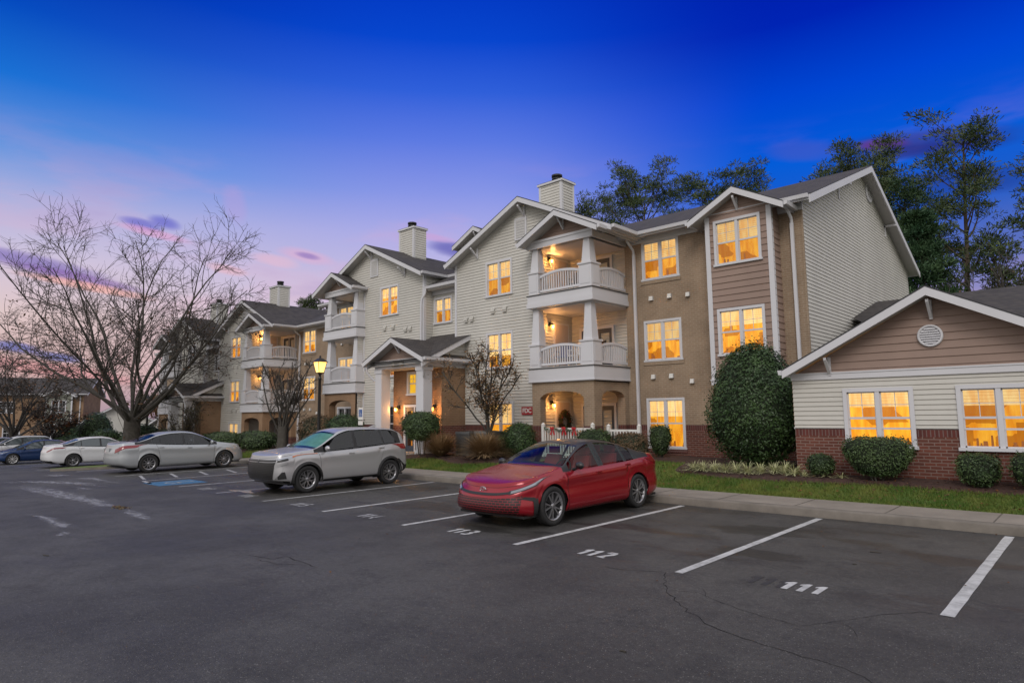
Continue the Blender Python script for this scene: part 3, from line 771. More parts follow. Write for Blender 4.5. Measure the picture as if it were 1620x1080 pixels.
def double_door(root, R, x0, x1, z0, h, y, colour, lit):
    mb = MB(); t = .10
    mb.box(x0, x1, y-.03, y+.04, z0+h-t, z0+h, M_WHITE)
    for a in (x0, x1-t, (x0+x1)/2-.03):
        mb.box(a, a+(t if a != (x0+x1)/2-.03 else .06), y-.03, y+.04, z0, z0+h-t, M_WHITE)
    o = mb.build('door_frame', root, R)
    for a, b in ((x0+t, (x0+x1)/2-.03), ((x0+x1)/2+.03, x1-t)):
        d = MB(); g0, g1, h0, h1 = a+.13, b-.13, z0+.25, z0+h-t-.16
        for q in ((a, g0, z0, z0+h-t), (g1, b, z0, z0+h-t), (g0, g1, z0, h0), (g0, g1, h1, z0+h-t)): d.box(q[0], q[1], y+.0, y+.035, q[2], q[3], colour)
        dd = d.build('door', root, R)
        g = MB(); g.face([(g0, y+.02, h0), (g1, y+.02, h0), (g1, y+.02, h1), (g0, y+.02, h1)], M_PANE); g.build('door_glass', dd, R)
        g = MB(); g.face([(g0-.2, y+.35, h0-.2), (g1+.2, y+.35, h0-.2), (g1+.2, y+.35, h1+.1), (g0-.2, y+.35, h1+.1)], M_ROOM if lit else M_DROOM)
        g.build('lit_room' if lit else 'dim_room', dd, R)
        k = MB(); k.lathe((b-.06 if a < (x0+x1)/2-.1 else a+.06, y-.02, z0+1.0), [(0, -.03), (.03, -.03), (.03, .0), (.012, .02), (.012, .03)], M_METAL, 8, 'y'); k.build('door_handle', dd, R)
    return o

CX = -21.0
M_DOORP = mat('warm_white_door', (.52, .44, .40), .5)
def apartment(off, label, grp, right_end, left_end, bay, lit, rooms):
    """a block of two mirrored halves about CX with a porch between; off is added to every coordinate"""
    ox, oy, oz = off
    R = (CX+ox, 18.0+oy, .35+oz)
    root = empty('apartment_building', R, label, 'apartment building', grp)
    TT = lambda p: (p[0]+ox, p[1]+oy, p[2]+oz)
    def mk(): return MB(TT)
    def win(x, z0, w, h, y, kind='std'): return window(root, R, x, z0, w, h, y, kind, off)
    sid, tan, red, roof, trim = mk(), mk(), mk(), mk(), mk()
    F = [(.72, 1.74), (3.73, 1.46), (6.62, 1.45)]
    for m in (1, -1):
        X = (lambda x: x) if m == 1 else (lambda x: 2*CX-x)
        half = 'R' if m == 1 else 'L'
        L = lit[half]
        def mir(b_):     # mirrored mesh builder
            b_.T = (lambda p: TT((X(p[0]), p[1], p[2])))
            return b_
        hs, ht, hr, hf, hw_ = mir(MB()), mir(MB()), mir(MB()), mir(MB()), mir(MB())
        end = right_end if m == 1 else left_end        # outer end of the brick section, in unmirrored x
        # --- gabled siding front
        gh = [hole(-17.42, z, 1.44, h) for z, h in F]
        wall(hs, PY(18.3), [(-19.97, 1.56), (-15.38, 1.56), (-15.38, 8.2), (-12.3, 8.2), (-12.3, 8.42), (-16, 10.16), (-19.97, 8.3)], M_SID, gh, .118)
        wall(hr, PY(18.3), rect(-19.97, -15.38, .1, 1.36), M_RED, gh)
        wall(hr, PY(18.3), rect(-19.97, -15.38, 1.36, 1.56), M_SOLD, gh)
        hw_.box(-19.985, -19.88, 18.26, 18.40, 1.56, 8.28, M_WHITE)
        hw_.box(-15.46, -15.37, 18.265, 18.30, 1.56, 8.0, M_WHITE)
        wall(hs, PX(-19.97, -1), rect(18.3, 18.82, 1.56, 8.3), M_SID, (), .118)
        wall(hs, PX(-19.97, -1), rect(18.82, 24.0, 7.5, 8.32), M_SID, (), .118)
        wall(hr, PX(-19.97, -1), rect(18.3, 18.82, .1, 1.56), M_RED)
        gable_y(hf, hw_, -16.0, 10.27, 4.2, .468, 17.85, 24.6)
        bracket(hw_, -16.0, 18.28, 9.95); bracket(hw_, -18.6, 18.28, 8.75)
        # gable vent
        vt = mir(MB()); vt.box(-16.52, -15.9, 18.25, 18.30, 8.68, 9.56, M_WHITE)
        for k in range(7): vt.hexa([(-16.44, 18.235, 8.76+k*.105), (-15.98, 18.235, 8.76+k*.105), (-15.98, 18.245, 8.80+k*.105), (-16.44, 18.245, 8.80+k*.105)], [(-16.44, 18.25, 8.80+k*.105), (-15.98, 18.25, 8.80+k*.105), (-15.98, 18.25, 8.85+k*.105), (-16.44, 18.25, 8.85+k*.105)], M_SOFF)
        vt.build('gable_vent', root, R)
        # small dryer vents in the siding
        for (vx, vz) in ((-17.75, 6.05), (-17.1, 6.05), (-19.3, 5.85), (-18.97, 5.85), (-17.75, 3.2), (-17.1, 3.2)):
            if m == -1 and vx < -18: vx += .3
            v_ = mir(MB()); v_.box(vx-.09, vx+.09, 18.22, 18.29, vz-.09, vz+.09, M_SID); v_.hexa([(vx-.11, 18.20, vz-.02), (vx+.11, 18.20, vz-.02), (vx+.11, 18.28, vz+.12), (vx-.11, 18.28, vz+.12)], [(vx-.11, 18.20, vz-.0), (vx+.11, 18.20, vz-.0), (vx+.11, 18.28, vz+.14), (vx-.11, 18.28, vz+.14)], M_SID)
            v_.build('wall_vent', root, R)
        for k, (z, h) in enumerate(F):
            kd = 'std' if L[k] else 'dark'
            win(X(-17.42), z, 1.44, h, 18.3, kd)
        # --- balcony stack: x -15.38 .. -12.64, y 17.85 .. 20.3
        bx0, bx1, by0, by1 = -15.38, -12.64, 17.85, 20.3
        for z0, z1 in ((.5, 3.05), (3.62, 5.78), (6.27, 8.05)):
            wall(hs, PX(bx0, 1), rect(by0+.1, by1, z0-.1, z1+.08), M_SID, (), .118)
            wall(hs, PY(by1), rect(bx0, bx1+.4, z0-.1, z1+.08), M_SID, (), .118)
            wall(hs, PX(bx1+.02, -1), rect(20.0, by1, z0, z1), M_SID, (), .118)
        hw_.box(bx0+.02, bx0+.05, 18.0, 18.1, 3.6, 8.0, M_WHITE)
        bal = []
        for fl, (zd0, zd1, zr0, zc) in enumerate(((3.07, 3.56, 4.47, 5.79), (5.79, 6.25, 7.15, 8.02))):
            b_ = mir(MB())
            b_.box(bx0-.10, bx1+.08, by0-.08, by1, zd0, zd1, M_WHITE)
            b_.box(bx0-.13, bx1+.11, by0-.11, by1-.3, zd0+.02, zd0+.19 if fl else zd0+.05, M_WHITE)
            b_.box(bx0-.13, bx1+.11, by0-.11, by1-.3, zd1+.002, zd1+.03, M_DARKB)
            b_.box(bx0-.08, bx1+.06, by0-.06, by1, zd1+.03, zd1+.06, M_SOFF)
            bo = b_.build('balcony', root, R); bal.append(bo)
            zb = zd1+.06
            # corner pedestals and tapered columns
            for (px0, px1) in ((bx1-.50, bx1+.04), (bx0-.06, bx0+.40)):
                c_ = mir(MB())
                c_.box(px0, px1, by0-.04, by0+.46, zb, zr0-.06, M_WHITE)
                c_.box(px0-.035, px1+.035, by0-.075, by0+.495, zr0-.06, zr0, M_WHITE)
                c_.box(px0+.07, px1-.07, by0-.052, by0-.04, zb+.10, zr0-.16, M_WHITE)
                if px1 > bx1: c_.box(px1, px1+.012, by0+.04, by0+.38, zb+.10, zr0-.16, M_WHITE)
                mx_ = (px0+px1)/2; my_ = by0+.21; a, c = .19, .125
                c_.hexa([(mx_-a, my_-a, zr0), (mx_+a, my_-a, zr0), (mx_+a, my_+a, zr0), (mx_-a, my_+a, zr0)], [(mx_-c, my_-c, zc), (mx_+c, my_-c, zc), (mx_+c, my_+c, zc), (mx_-c, my_+c, zc)], M_WHITE)
                c_.build('column', bo, R)
            # arched railings
            for (P_, a0, a1) in ((PY(by0+.06), bx0+.42, bx1-.50), (PX(bx1-.02, 1), by0+.46, 19.98)):
                r_ = mir(MB()); n = 16; LN = a1-a0
                def bxx(q0, q1, o0, o1, z0, z1, mt=M_WHITE):
                    b8 = [P_(q0, z0, o0), P_(q1, z0, o0), P_(q1, z0, o1), P_(q0, z0, o1)]; t8 = [P_(q0, z1, o0), P_(q1, z1, o0), P_(q1, z1, o1), P_(q0, z1, o1)]
                    r_.hexa(b8, t8, mt)
                zt = lambda f: zr0-.17+.13*(1-(2*f-1)**2)
                for k in range(n):
                    f0, f1 = k/n, (k+1)/n
                    b8 = [P_(a0+LN*f0, zt(f0)-.09, .03), P_(a0+LN*f1, zt(f1)-.09, .03), P_(a0+LN*f1, zt(f1)-.09, -.03), P_(a0+LN*f0, zt(f0)-.09, -.03)]
                    t8 = [P_(a0+LN*f0, zt(f0), .03), P_(a0+LN*f1, zt(f1), .03), P_(a0+LN*f1, zt(f1), -.03), P_(a0+LN*f0, zt(f0), -.03)]
                    r_.hexa(b8, t8, M_WHITE)
                bxx(a0, a1, .02, -.03, zb+.06, zb+.14)
                nb = int(LN/.105)
                for k in range(1, nb):
                    q = a0+LN*k/nb; bxx(q-.019, q+.019, .016, -.022, zb+.1, zt(k/nb)-.05)
                r_.build('railing', bo, R)
        # ceilings and ground-floor patio
        for zc in (3.05, 5.77, 8.04): hw_.box(bx0, bx1, by0+.1, by1, zc-.02, zc+.02, M_WHITE)
        hw_.box(bx0-.1, bx1, by0, by1, .30, .48, M_CONC)
        arch_wall(ht, PY(by0), bx0, bx1, 1.54, 3.07, bx0+.36, bx1-.44, 2.50, 2.74, M_TAN if m == 1 and not ox else M_TAN2)
        arch_wall(ht, PX(bx1, 1), by0, 20.0, 1.54, 3.07, by0+.44, 19.72, 2.50, 2.74, M_TAN if m == 1 and not ox else M_TAN2)
        for (P_, a0, a1, o0, o1) in ((PY(by0), bx0, bx1, bx0+.36, bx1-.44), (PX(bx1, 1), by0, 20.0, by0+.44, 19.72)):
            for q0, q1 in ((a0 if a0 < -9 else a0+.32, o0), (o1, a1)):
                hr.hexa([P_(q0, .1, 0), P_(q1, .1, 0), P_(q1, .1, -.32), P_(q0, .1, -.32)], [P_(q0, 1.36, 0), P_(q1, 1.36, 0), P_(q1, 1.36, -.32), P_(q0, 1.36, -.32)], M_RED)
                hr.hexa([P_(q0, 1.36, 0), P_(q1, 1.36, 0), P_(q1, 1.36, -.32), P_(q0, 1.36, -.32)], [P_(q0, 1.54, 0), P_(q1, 1.54, 0), P_(q1, 1.54, -.32), P_(q0, 1.54, -.32)], M_SOLD)
        # balcony doors and lamps
        for zf, hh_ in ((.48, 1.9), (3.62, 1.75), (6.31, 1.6)):
            sd_ = mir(MB()); sd_.box(bx0+.0, bx0+.03, 19.12, 20.08, zf, zf+hh_+.06, M_WHITE); sd_.box(bx0+.03, bx0+.045, 19.20, 20.0, zf+.02, zf+hh_, M_DOORP); sd_.build('storage_door', root, R)
        for fl, z in enumerate((.48, 3.62, 6.31)):
            x0, x1 = sorted((X(-14.95), X(-13.35)))
            double_door(root, R, x0+ox, x1+ox, z+oz, 1.62 if fl else 1.85, by1-.05+oy, M_DOORB, L[3+fl])
        for fl, z in enumerate((2.28, 5.25, 7.78)):
            if L[6+fl]: wall_lamp(root, R, (X(bx0)+ox+.02*m, 18.9+oy, z+oz), 'x', m, 26 if not ox else 16)
        # --- balcony gable
        gable_y(hf, hw_, -13.83, 9.14, 1.78, .5, 17.35, 20.6)
        wall(hs, PY(17.92), [(-15.3, 8.32), (-12.4, 8.32), (-13.83, 8.97)], M_ROSE, (), .16, .018)
        hw_.box(bx0-.12, bx1+.10, 17.82, 18.02, 8.02, 8.22, M_WHITE); hw_.box(bx0-.14, bx1+.12, 17.79, 17.95, 8.22, 8.31, M_WHITE)
        hw_.box(bx1-.12, bx1+.08, 18.02, 20.0, 8.02, 8.27, M_WHITE)
        bracket(hw_, -13.83, 17.9, 8.93, .36)
        # --- brick section
        bh = [hole(-11.2, z, 1.46, h) for z, h in F]
        wall(ht, PY(20.0), rect(bx1, end, 1.54, 8.2), M_TAN, bh)
        wall(hr, PY(20.0), rect(bx1, end, .1, 1.36), M_RED, bh)
        wall(hr, PY(20.0), rect(bx1, end, 1.36, 1.54), M_SOLD, bh)
        if end > -10.2:
            for k, (z, h) in enumerate(F):
                win(X(-11.2), z, 1.46, h, 20.0, 'brick' if L[k] else 'dark')
                hr.box(-11.98, -10.42, 19.97, 20.02, z-.12, z-.005, M_SOLD if k == 0 else M_TAN)
        hw_.box(bx1+.25, end+.06, 19.93, 20.0, 8.02, 8.25, M_WHITE)
        # downspouts
        for dx_ in ((-12.2,) + ((-6.62,) if end > -6.5 else ())):
            d_ = mir(MB()); d_.path([(dx_, 19.46, 8.22), (dx_, 19.5, 8.05), (dx_, 19.88, 7.8), (dx_, 19.91, 7.6)], .05, M_WHITE, 8); d_.box(dx_-.045, dx_+.045, 19.86, 19.95, .45, 7.65, M_WHITE)
            d_.build('downspout', root, R)
        for (vx, vz) in ((-11.58, 5.97), (-10.86, 5.97), (-10.17, 5.93), (-11.6, 3.2), (-10.9, 3.2), (-10.14, 2.99)):
            if vx > end-.3: continue
            v_ = mir(MB()); q = .075 if vz not in (5.93, 2.99) else .07
            v_.box(vx-q, vx+q, 19.93, 20.0, vz-q, vz+q, M_SOFF)
            v_.hexa([(vx-q, 19.90, vz-q), (vx+q, 19.90, vz-q), (vx+q, 19.93, vz-q), (vx-q, 19.93, vz-q)], [(vx-q*.8, 19.925, vz+q), (vx+q*.8, 19.925, vz+q), (vx+q*.8, 19.93, vz+q), (vx-q*.8, 19.93, vz+q)], M_WHITE2)
            v_.build('wall_vent', root, R)
        # --- chimney
        ch = mir(MB()); cx0, cx1, cy0, cy1 = -16.84, -15.65, 20.2, 21.0
        wall(ch, PY(cy0), rect(cx0, cx1, 9.2, 11.42), M_SID, (), .118); wall(ch, PX(cx1, 1), rect(cy0, cy1, 9.2, 11.42), M_SID, (), .118)
        wall(ch, PX(cx0, -1), rect(cy0, cy1, 9.2, 11.42), M_SID, (), .118); wall(ch, PY(cy1), rect(cx0, cx1, 9.2, 11.42), M_SID)
        for a in (cx0, cx1-.09): ch.box(a-.012, a+.102, cy0-.022, cy0+.09, 9.2, 11.42, M_WHITE)
        ch.box(cx1-.09, cx1+.022, cy1-.09, cy1+.01, 9.2, 11.42, M_WHITE)
        ch.box(cx0-.07, cx1+.07, cy0-.07, cy1+.07, 11.42, 11.50, M_WHITE); ch.box(cx0-.06, cx1+.06, cy0-.06, cy1+.06, 11.50, 11.52, M_DARKB)
        co_ = ch.build('chimney', root, R)
        cp = mir(MB()); cp.lathe((-16.2, 20.6, 11.52), [(.17, 0), (.17, .14), (.22, .15), (.22, .20), (.17, .21), (.17, .26), (.23, .27), (.23, .36), (.0, .38)], M_BLACK, 14); cp.build('chimney_cap', co_, R)
        for s_, t_ in ((hs, 'siding_wall'), (ht, 'brick_wall'), (hr, 'red_brick_base'), (hf, 'roof'), (hw_, 'trim')): s_.build(t_, root, R)
    # --- the recess between the gables
    wall(sid, PY(18.8), rect(-22.05, -19.95, 1.5, 7.75), M_SID, [hole(-21.32+.0, 5.97, 1.18, 1.20)], .118)
    win(-21.32, 5.97, 1.18, 1.20, 18.8, 'std' if lit['mid'] else 'dark')
    roof.face([(-22.1, 18.35, 7.68), (-19.9, 18.35, 7.68), (-19.9, 20.6, 8.75), (-22.1, 20.6, 8.75)], M_ROOF)
    trim.prism([(18.36, 7.66), (18.25, 7.66), (18.27, 7.54), (18.36, 7.53)], -22.1, -19.9, M_WHITE, axis='x')
    trim.box(-22.0, -20.0, 18.36, 18.8, 7.48, 7.54, M_SOFF); trim.box(-22.02, -19.98, 18.74, 18.80, 7.30, 7.48, M_WHITE)
    dsp = mk(); dsp.path([(-21.95, 18.3, 7.55), (-21.95, 18.28, 7.35), (-22.12, 18.22, 7.1), (-22.12, 18.2, 6.9)], .05, M_WHITE, 8); dsp.box(-22.165, -22.075, 18.16, 18.25, 5.0, 6.95, M_WHITE); dsp.build('downspout', root, R)
    # dormer gable behind the recess
    gable_y(roof, trim, -21.7, 10.96, 1.5, .5, 21.0, 26.5, gutter=False)
    wall(sid, PY(21.35), [(-22.9, 8.8), (-20.5, 8.8), (-20.5, 10.2), (-21.7, 10.78), (-22.9, 10.2)], M_SID, (), .118)
    bracket(trim, -21.7, 21.33, 10.7, .3)
    # --- main roof, ends, back
    xr_ = right_end+.45; xl_ = 2*CX-left_end-.12
    gable_x(roof, trim, 27.1, 11.32, 7.6, .395, xl_, xr_)
    ew = mk(); wall(ew, PX(right_end, 1), [(20.0, .1), (34.3, .1), (34.3, 8.35), (27.1, 11.14), (20.0, 8.35)], M_SID, (), .118)
    ew.build('end_wall', root, R); ew = mk()
    wall(ew, PX(2*CX-left_end, -1), [(20.0, .1), (34.3, .1), (34.3, 8.35), (27.1, 11.14), (20.0, 8.35)], M_SID, (), .118)
    ew.build('end_wall', root, R); ew = mk()
    wall(ew, PY(34.3), rect(2*CX-left_end, right_end, .1, 8.3), M_SID)
    ew.build('back_wall', root, R)
    trim.box(right_end-.02, right_end+.03, 19.985, 20.06, 1.5, 8.3, M_TAN)
    for yb, zb_ in ((24.0, 9.85), (30.5, 9.75)):
        trim.box(right_end, right_end+.45, yb-.04, yb+.04, zb_-.10, zb_-.02, M_WHITE); trim.box(right_end, right_end+.05, yb-.04, yb+.04, zb_-.5, zb_, M_WHITE)
    if bay:
        ev = mk(); ev.lathe((right_end+.02, 28.2, 10.62), [(0, .03), (.34, .03), (.40, .05), (.44, .03), (.44, 0)], M_WHITE, 24, 'x')
        for k in range(6): ev.box(right_end+.04, right_end+.065, 28.2-.28, 28.2+.28, 10.40+k*.09, 10.43+k*.09, M_SOFF)
        for v in range(len(ev.v)):
            pass
        ev.build('gable_vent', root, R)
    if bay:
        by = mk(); b0, b1, yf = -9.15, -7.05, 19.4
        hb = [hole(-8.13, 3.69, 1.52, 1.50), hole(-8.13, 6.56, 1.50, 1.49)]
        wall(by, PY(yf), [(b0, 2.95), (b1, 2.95), (b1, 8.22), (-8.08, 8.78), (b0, 8.22)], M_ROSE, hb, .2, .022)
        wall(by, PX(b1, 1), rect(yf, 20.0, 2.95, 8.27), M_ROSE, (), .2, .022); wall(by, PX(b0, -1), rect(yf, 20.0, 2.95, 8.27), M_ROSE, (), .2, .022)
        bo = by.build('bay', root, R)
        bt = mk()
        for a in (b0, b1-.11): bt.box(a-.02, a+.13, yf-.035, yf+.10, 2.95, 8.22, M_WHITE)
        bt.box(b0-.03, b1+.03, yf-.04, 20.0, 2.80, 2.95, M_WHITE); bt.box(b0-.05, b1+.05, yf-.06, yf+.0, 2.93, 2.98, M_WHITE)
        for a in (b0+.1, b1-.15): bt.hexa([(a, 20.0, 2.3), (a+.06, 20.0, 2.3), (a+.06, 19.94, 2.3), (a, 19.94, 2.3)], [(a, 20.0, 2.8), (a+.06, 20.0, 2.8), (a+.06, 19.5, 2.8), (a, 19.5, 2.8)], M_WHITE)
        bracket(bt, -8.07, yf-.01, 8.68, .34)
        gable_y(roof, trim, -8.07, 8.96, 1.53, .54, 19.0, 21.8)
        bt.build('bay_trim', bo, R)
        for z, h in ((3.69, 1.50), (6.56, 1.49)): win(-8.13, z, 1.51, h, yf, 'std')
    # --- porch
    px0, px1, py0 = -22.6, -19.4, 16.1
    pt, ps, pb = mk(), mk(), mk()
    pt.box(px0, px1, py0, py0+.34, 3.86, 4.2, M_WHITE); pt.box(px1-.3, px1, py0+.34, 18.3, 3.86, 4.16, M_WHITE); pt.box(px0, px0+.3, py0+.34, 18.3, 3.86, 4.16, M_WHITE)
    pt.box(px0-.03, px1+.03, py0-.03, py0+.02, 4.12, 4.22, M_WHITE)
    pcs = []
    for a in (px0+.03, px1-.47):
        ptm = pt; pt = mk(); pcs.append(pt)
        pt.box(a, a+.44, py0+.0, py0+.44, .45, 3.86, M_WHITE); pt.box(a-.04, a+.48, py0-.04, py0+.48, .45, .62, M_WHITE); pt.box(a-.03, a+.47, py0-.03, py0+.47, 3.70, 3.862, M_WHITE)
        pt = ptm
    pt.box(px0, px1, py0+.2, 17.0, 3.84, 3.88, M_SOFF)
    wall(ps, PY(py0+.06), [(-22.5, 4.22), (-19.5, 4.22), (-21.0, 4.93)], M_ROSE, (), .16, .018)
    wall(ps, PX(px1, 1), [(16.4, 4.16), (18.3, 4.16), (18.3, 5.06)], M_SID, (), .118); wall(ps, PX(px0, -1), [(16.4, 4.16), (18.3, 4.16), (18.3, 5.06)], M_SID, (), .118)
    gable_y(roof, pt, -21.0, 5.1, 1.97, .46, 15.7, 18.6)
    for s_, xx in ((1, -19.08), (-1, -22.92)):
        pt.hexa([(xx, 15.75, 4.02), (xx, 18.3, 5.22), (xx, 18.3, 5.02), (xx, 15.75, 3.82)], [(xx-s_*.05, 15.75, 4.02), (xx-s_*.05, 18.3, 5.22), (xx-s_*.05, 18.3, 5.02), (xx-s_*.05, 15.75, 3.82)], M_WHITE)
    roof.face([(-22.95, 15.9, 4.115), (-19.05, 15.9, 4.115), (-19.05, 18.8, 5.47), (-22.95, 18.8, 5.47)], M_ROOF)
    pt.face([(-22.9, 15.92, 3.98), (-19.1, 15.92, 3.98), (-19.1, 18.8, 5.3), (-22.9, 18.8, 5.3)], M_SOFF)
    bracket(pt, -21.0, py0+.04, 4.9, .32)
    pt.path([(-19.2, 15.8, 3.98), (-19.2, 15.85, 3.86), (-19.3, 16.02, 3.6), (-19.42, 16.1, 3.45)], .045, M_WHITE, 6)
    pt.path([(-22.8, 15.8, 3.98), (-22.8, 15.85, 3.75), (-22.66, 16.02, 3.5), (-22.6, 16.1, 3.4)], .045, M_WHITE, 6)
    po = pt.build('porch', root, R)
    for c_ in pcs: c_.build('column', po, R)
    ps.build('porch_gable', po, R)
    dh = [(-21.76, -20.34, .45, 2.42), hole(-20.92, 2.78, 1.25, .98)]
    wall(pb, PY(17.0), rect(-22.5, px1, 1.54, 3.9), M_TAN2, dh); wall(pb, PX(px1, 1), rect(17.0, 18.3, 1.54, 3.86), M_TAN2); wall(pb, PX(-22.5, -1), rect(17.0, 18.3, 1.54, 4.2), M_TAN2)
    wall(red, PY(17.0), rect(-22.5, px1, .1, 1.54), M_RED, dh); wall(red, PX(px1, 1), rect(17.0, 18.3, .1, 1.54), M_RED); wall(red, PX(-22.5, -1), rect(17.0, 18.3, .1, 1.54), M_RED)
    pb.build('porch_wall', root, R)
    win(-20.92, 2.78, 1.25, .98, 17.0, 'stair' if lit['mid'] else 'dark')
    double_door(root, R, -21.76+ox, -20.34+ox, .47+oz, 1.93, 17.0+oy, M_DOORB, lit['mid'])
    if lit['mid']:
        for lx in (-22.08, -19.75):
            wall_lamp(root, R, (lx+ox, 16.97+oy, 2.22+oz), 'y', 1, 30)
    for s_, t_ in ((sid, 'siding_wall'), (red, 'red_brick_base'), (roof, 'roof'), (trim, 'trim')): s_.build(t_, root, R)
    return root, R, po

A1, R1, PO1 = apartment((0, 0, 0), 'nearest three-storey apartment block, lit windows, shingled bay and tan brick beside the low wing', 'apartment blocks along the lot', -6.36, -9.2, True,
   {'R': [1, 1, 1, 1, 1, 1, 1, 1, 1], 'L': [0, 1, 1, 0, 0, 0, 0, 0, 0], 'mid': 1}, None)
A2, R2, PO2 = apartment((-24.39, .54, -.82), 'farther, lower three-storey apartment block, half hidden behind the big bare tree', 'apartment blocks along the lot', -8.5, -6.4, False,
   {'R': [1, 1, 1, 0, 0, 1, 0, 1, 1], 'L': [0, 0, 0, 0, 0, 0, 0, 0, 0], 'mid': 0}, None)
# house number on the porch beam
M_NUM = mat('stone_number_plate', (.40, .37, .32), .7)
mb = MB(); mb.box(-21.35, -20.65, 16.02, 16.07, 3.92, 4.09, M_NUM); pl = mb.build('house_number_plate', PO1, R1)
me = text_mesh('house_number', '2001', .17, mat('number_grey', (.16, .15, .14), .6), .006, .002)
link('house_number', me, pl, (-21.0-R1[0], 16.012-R1[1], 4.0-R1[2]), (radians(90), 0, 0))

# ------------------------------------------------------------------ single-storey wing on the right
RW = (-2.6, 16.2, .4)
WG = empty('single_storey_wing', RW, 'low wing on the right with rose shingled gable, round vent and two wide lit windows', 'building')
s_, r_, f_, t_ = MB(), MB(), MB(), MB()
wh = [hole(-3.775, 1.11, 1.41, 1.35), hole(-1.595, 1.11, 1.41, 1.35)]
wall(s_, PY(16.2), rect(-5.6, .35, 1.56, 2.70), M_SID, wh, .108)
wall(r_, PY(16.2), rect(-5.6, .35, .05, 1.38), M_RED, wh); wall(r_, PY(16.2), rect(-5.6, .35, 1.38, 1.55), M_SOLD, wh)
wall(s_, PX(-5.6, -1), rect(16.2, 24, 1.56, 2.9), M_SID, (), .108); wall(r_, PX(-5.6, -1), rect(16.2, 24, .05, 1.56), M_RED)
wall(s_, PX(.35, 1), rect(16.2, 24, 1.56, 2.9), M_SID, (), .108); wall(r_, PX(.35, 1), rect(16.2, 24, .05, 1.56), M_RED)
rg = MB(); wall(rg, PY(16.2), [(-5.5, 2.84), (.3, 2.84), (-2.62, 4.40)], M_ROSE, (), .17, .02); rg.build('shingled_gable', WG, RW)
t_.box(-5.62, .37, 16.155, 16.2, 2.69, 2.845, M_WHITE); t_.box(-5.64, .39, 16.14, 16.2, 2.82, 2.855, M_WHITE)
gable_y(f_, t_, -2.62, 4.56, 3.05, .53, 15.72, 22.8, .16)
bracket(t_, -2.62, 16.18, 4.30, .36); bracket(t_, -4.72, 16.18, 3.2, .36); bracket(t_, -.52, 16.18, 3.2, .36)
t_.box(-5.62, .37, 16.3, 16.2, 1.535, 1.575, M_WHITE)
f_.face([(-6.3, 28, 6.15), (-6.3, 24.6, 5.164), (-3.9, 19.8, 3.772), (22, 19.8, 3.772), (22, 28, 6.15)], M_ROOF)
f_.face([(-6.3, 28, 6.15), (-6.3, 36.2, 3.772), (22, 36.2, 3.772), (22, 28, 6.15)], M_ROOF)
t_.box(.4, 22, 19.74, 19.8, 3.6, 3.76, M_WHITE)
wall(s_, PY(20.4), rect(.3, 22, .1, 3.95), M_SID, (), .118); wall(s_, PX(22, 1), [(20.4, .1), (35.5, .1), (35.5, 4), (28, 6), (20.4, 4)], M_SID); wall(s_, PY(35.6), rect(-6.3, 22, .1, 4.0), M_SID)
for b_, n in ((s_, 'siding_wall'), (r_, 'red_brick_base'), (f_, 'roof'), (t_, 'trim')): b_.build(n, WG, RW)
window(WG, RW, -3.775, 1.11, 1.41, 1.35, 16.2, 'wing'); window(WG, RW, -1.595, 1.11, 1.41, 1.35, 16.2, 'wing')
v_ = MB(); v_.lathe((-2.67, 16.185, 3.53), [(.0, -.005), (.19, -.005), (.19, -.045), (.235, -.05), (.24, .0)], M_WHITE, 32, 'y')
for k in range(7):
    z = 3.53-.15+k*.05; hw__ = sqrt(max(.001, .185**2-(z-3.53)**2))
    v_.hexa([(-2.67-hw__, 16.13, z-.018), (-2.67+hw__, 16.13, z-.018), (-2.67+hw__, 16.14, z-.012), (-2.67-hw__, 16.14, z-.012)], [(-2.67-hw__, 16.165, z+.022), (-2.67+hw__, 16.165, z+.022), (-2.67+hw__, 16.175, z+.028), (-2.67-hw__, 16.175, z+.028)], M_WHITE)
v_.build('round_vent', WG, RW)
mb = MB(); mb.lathe((-1.5, 30.5, 5.5), [(.10, 0), (.10, .5), (.2, .5), (.2, .62), (0, .72)], M_METAL, 12); mb.build('roof_vent', WG, RW)

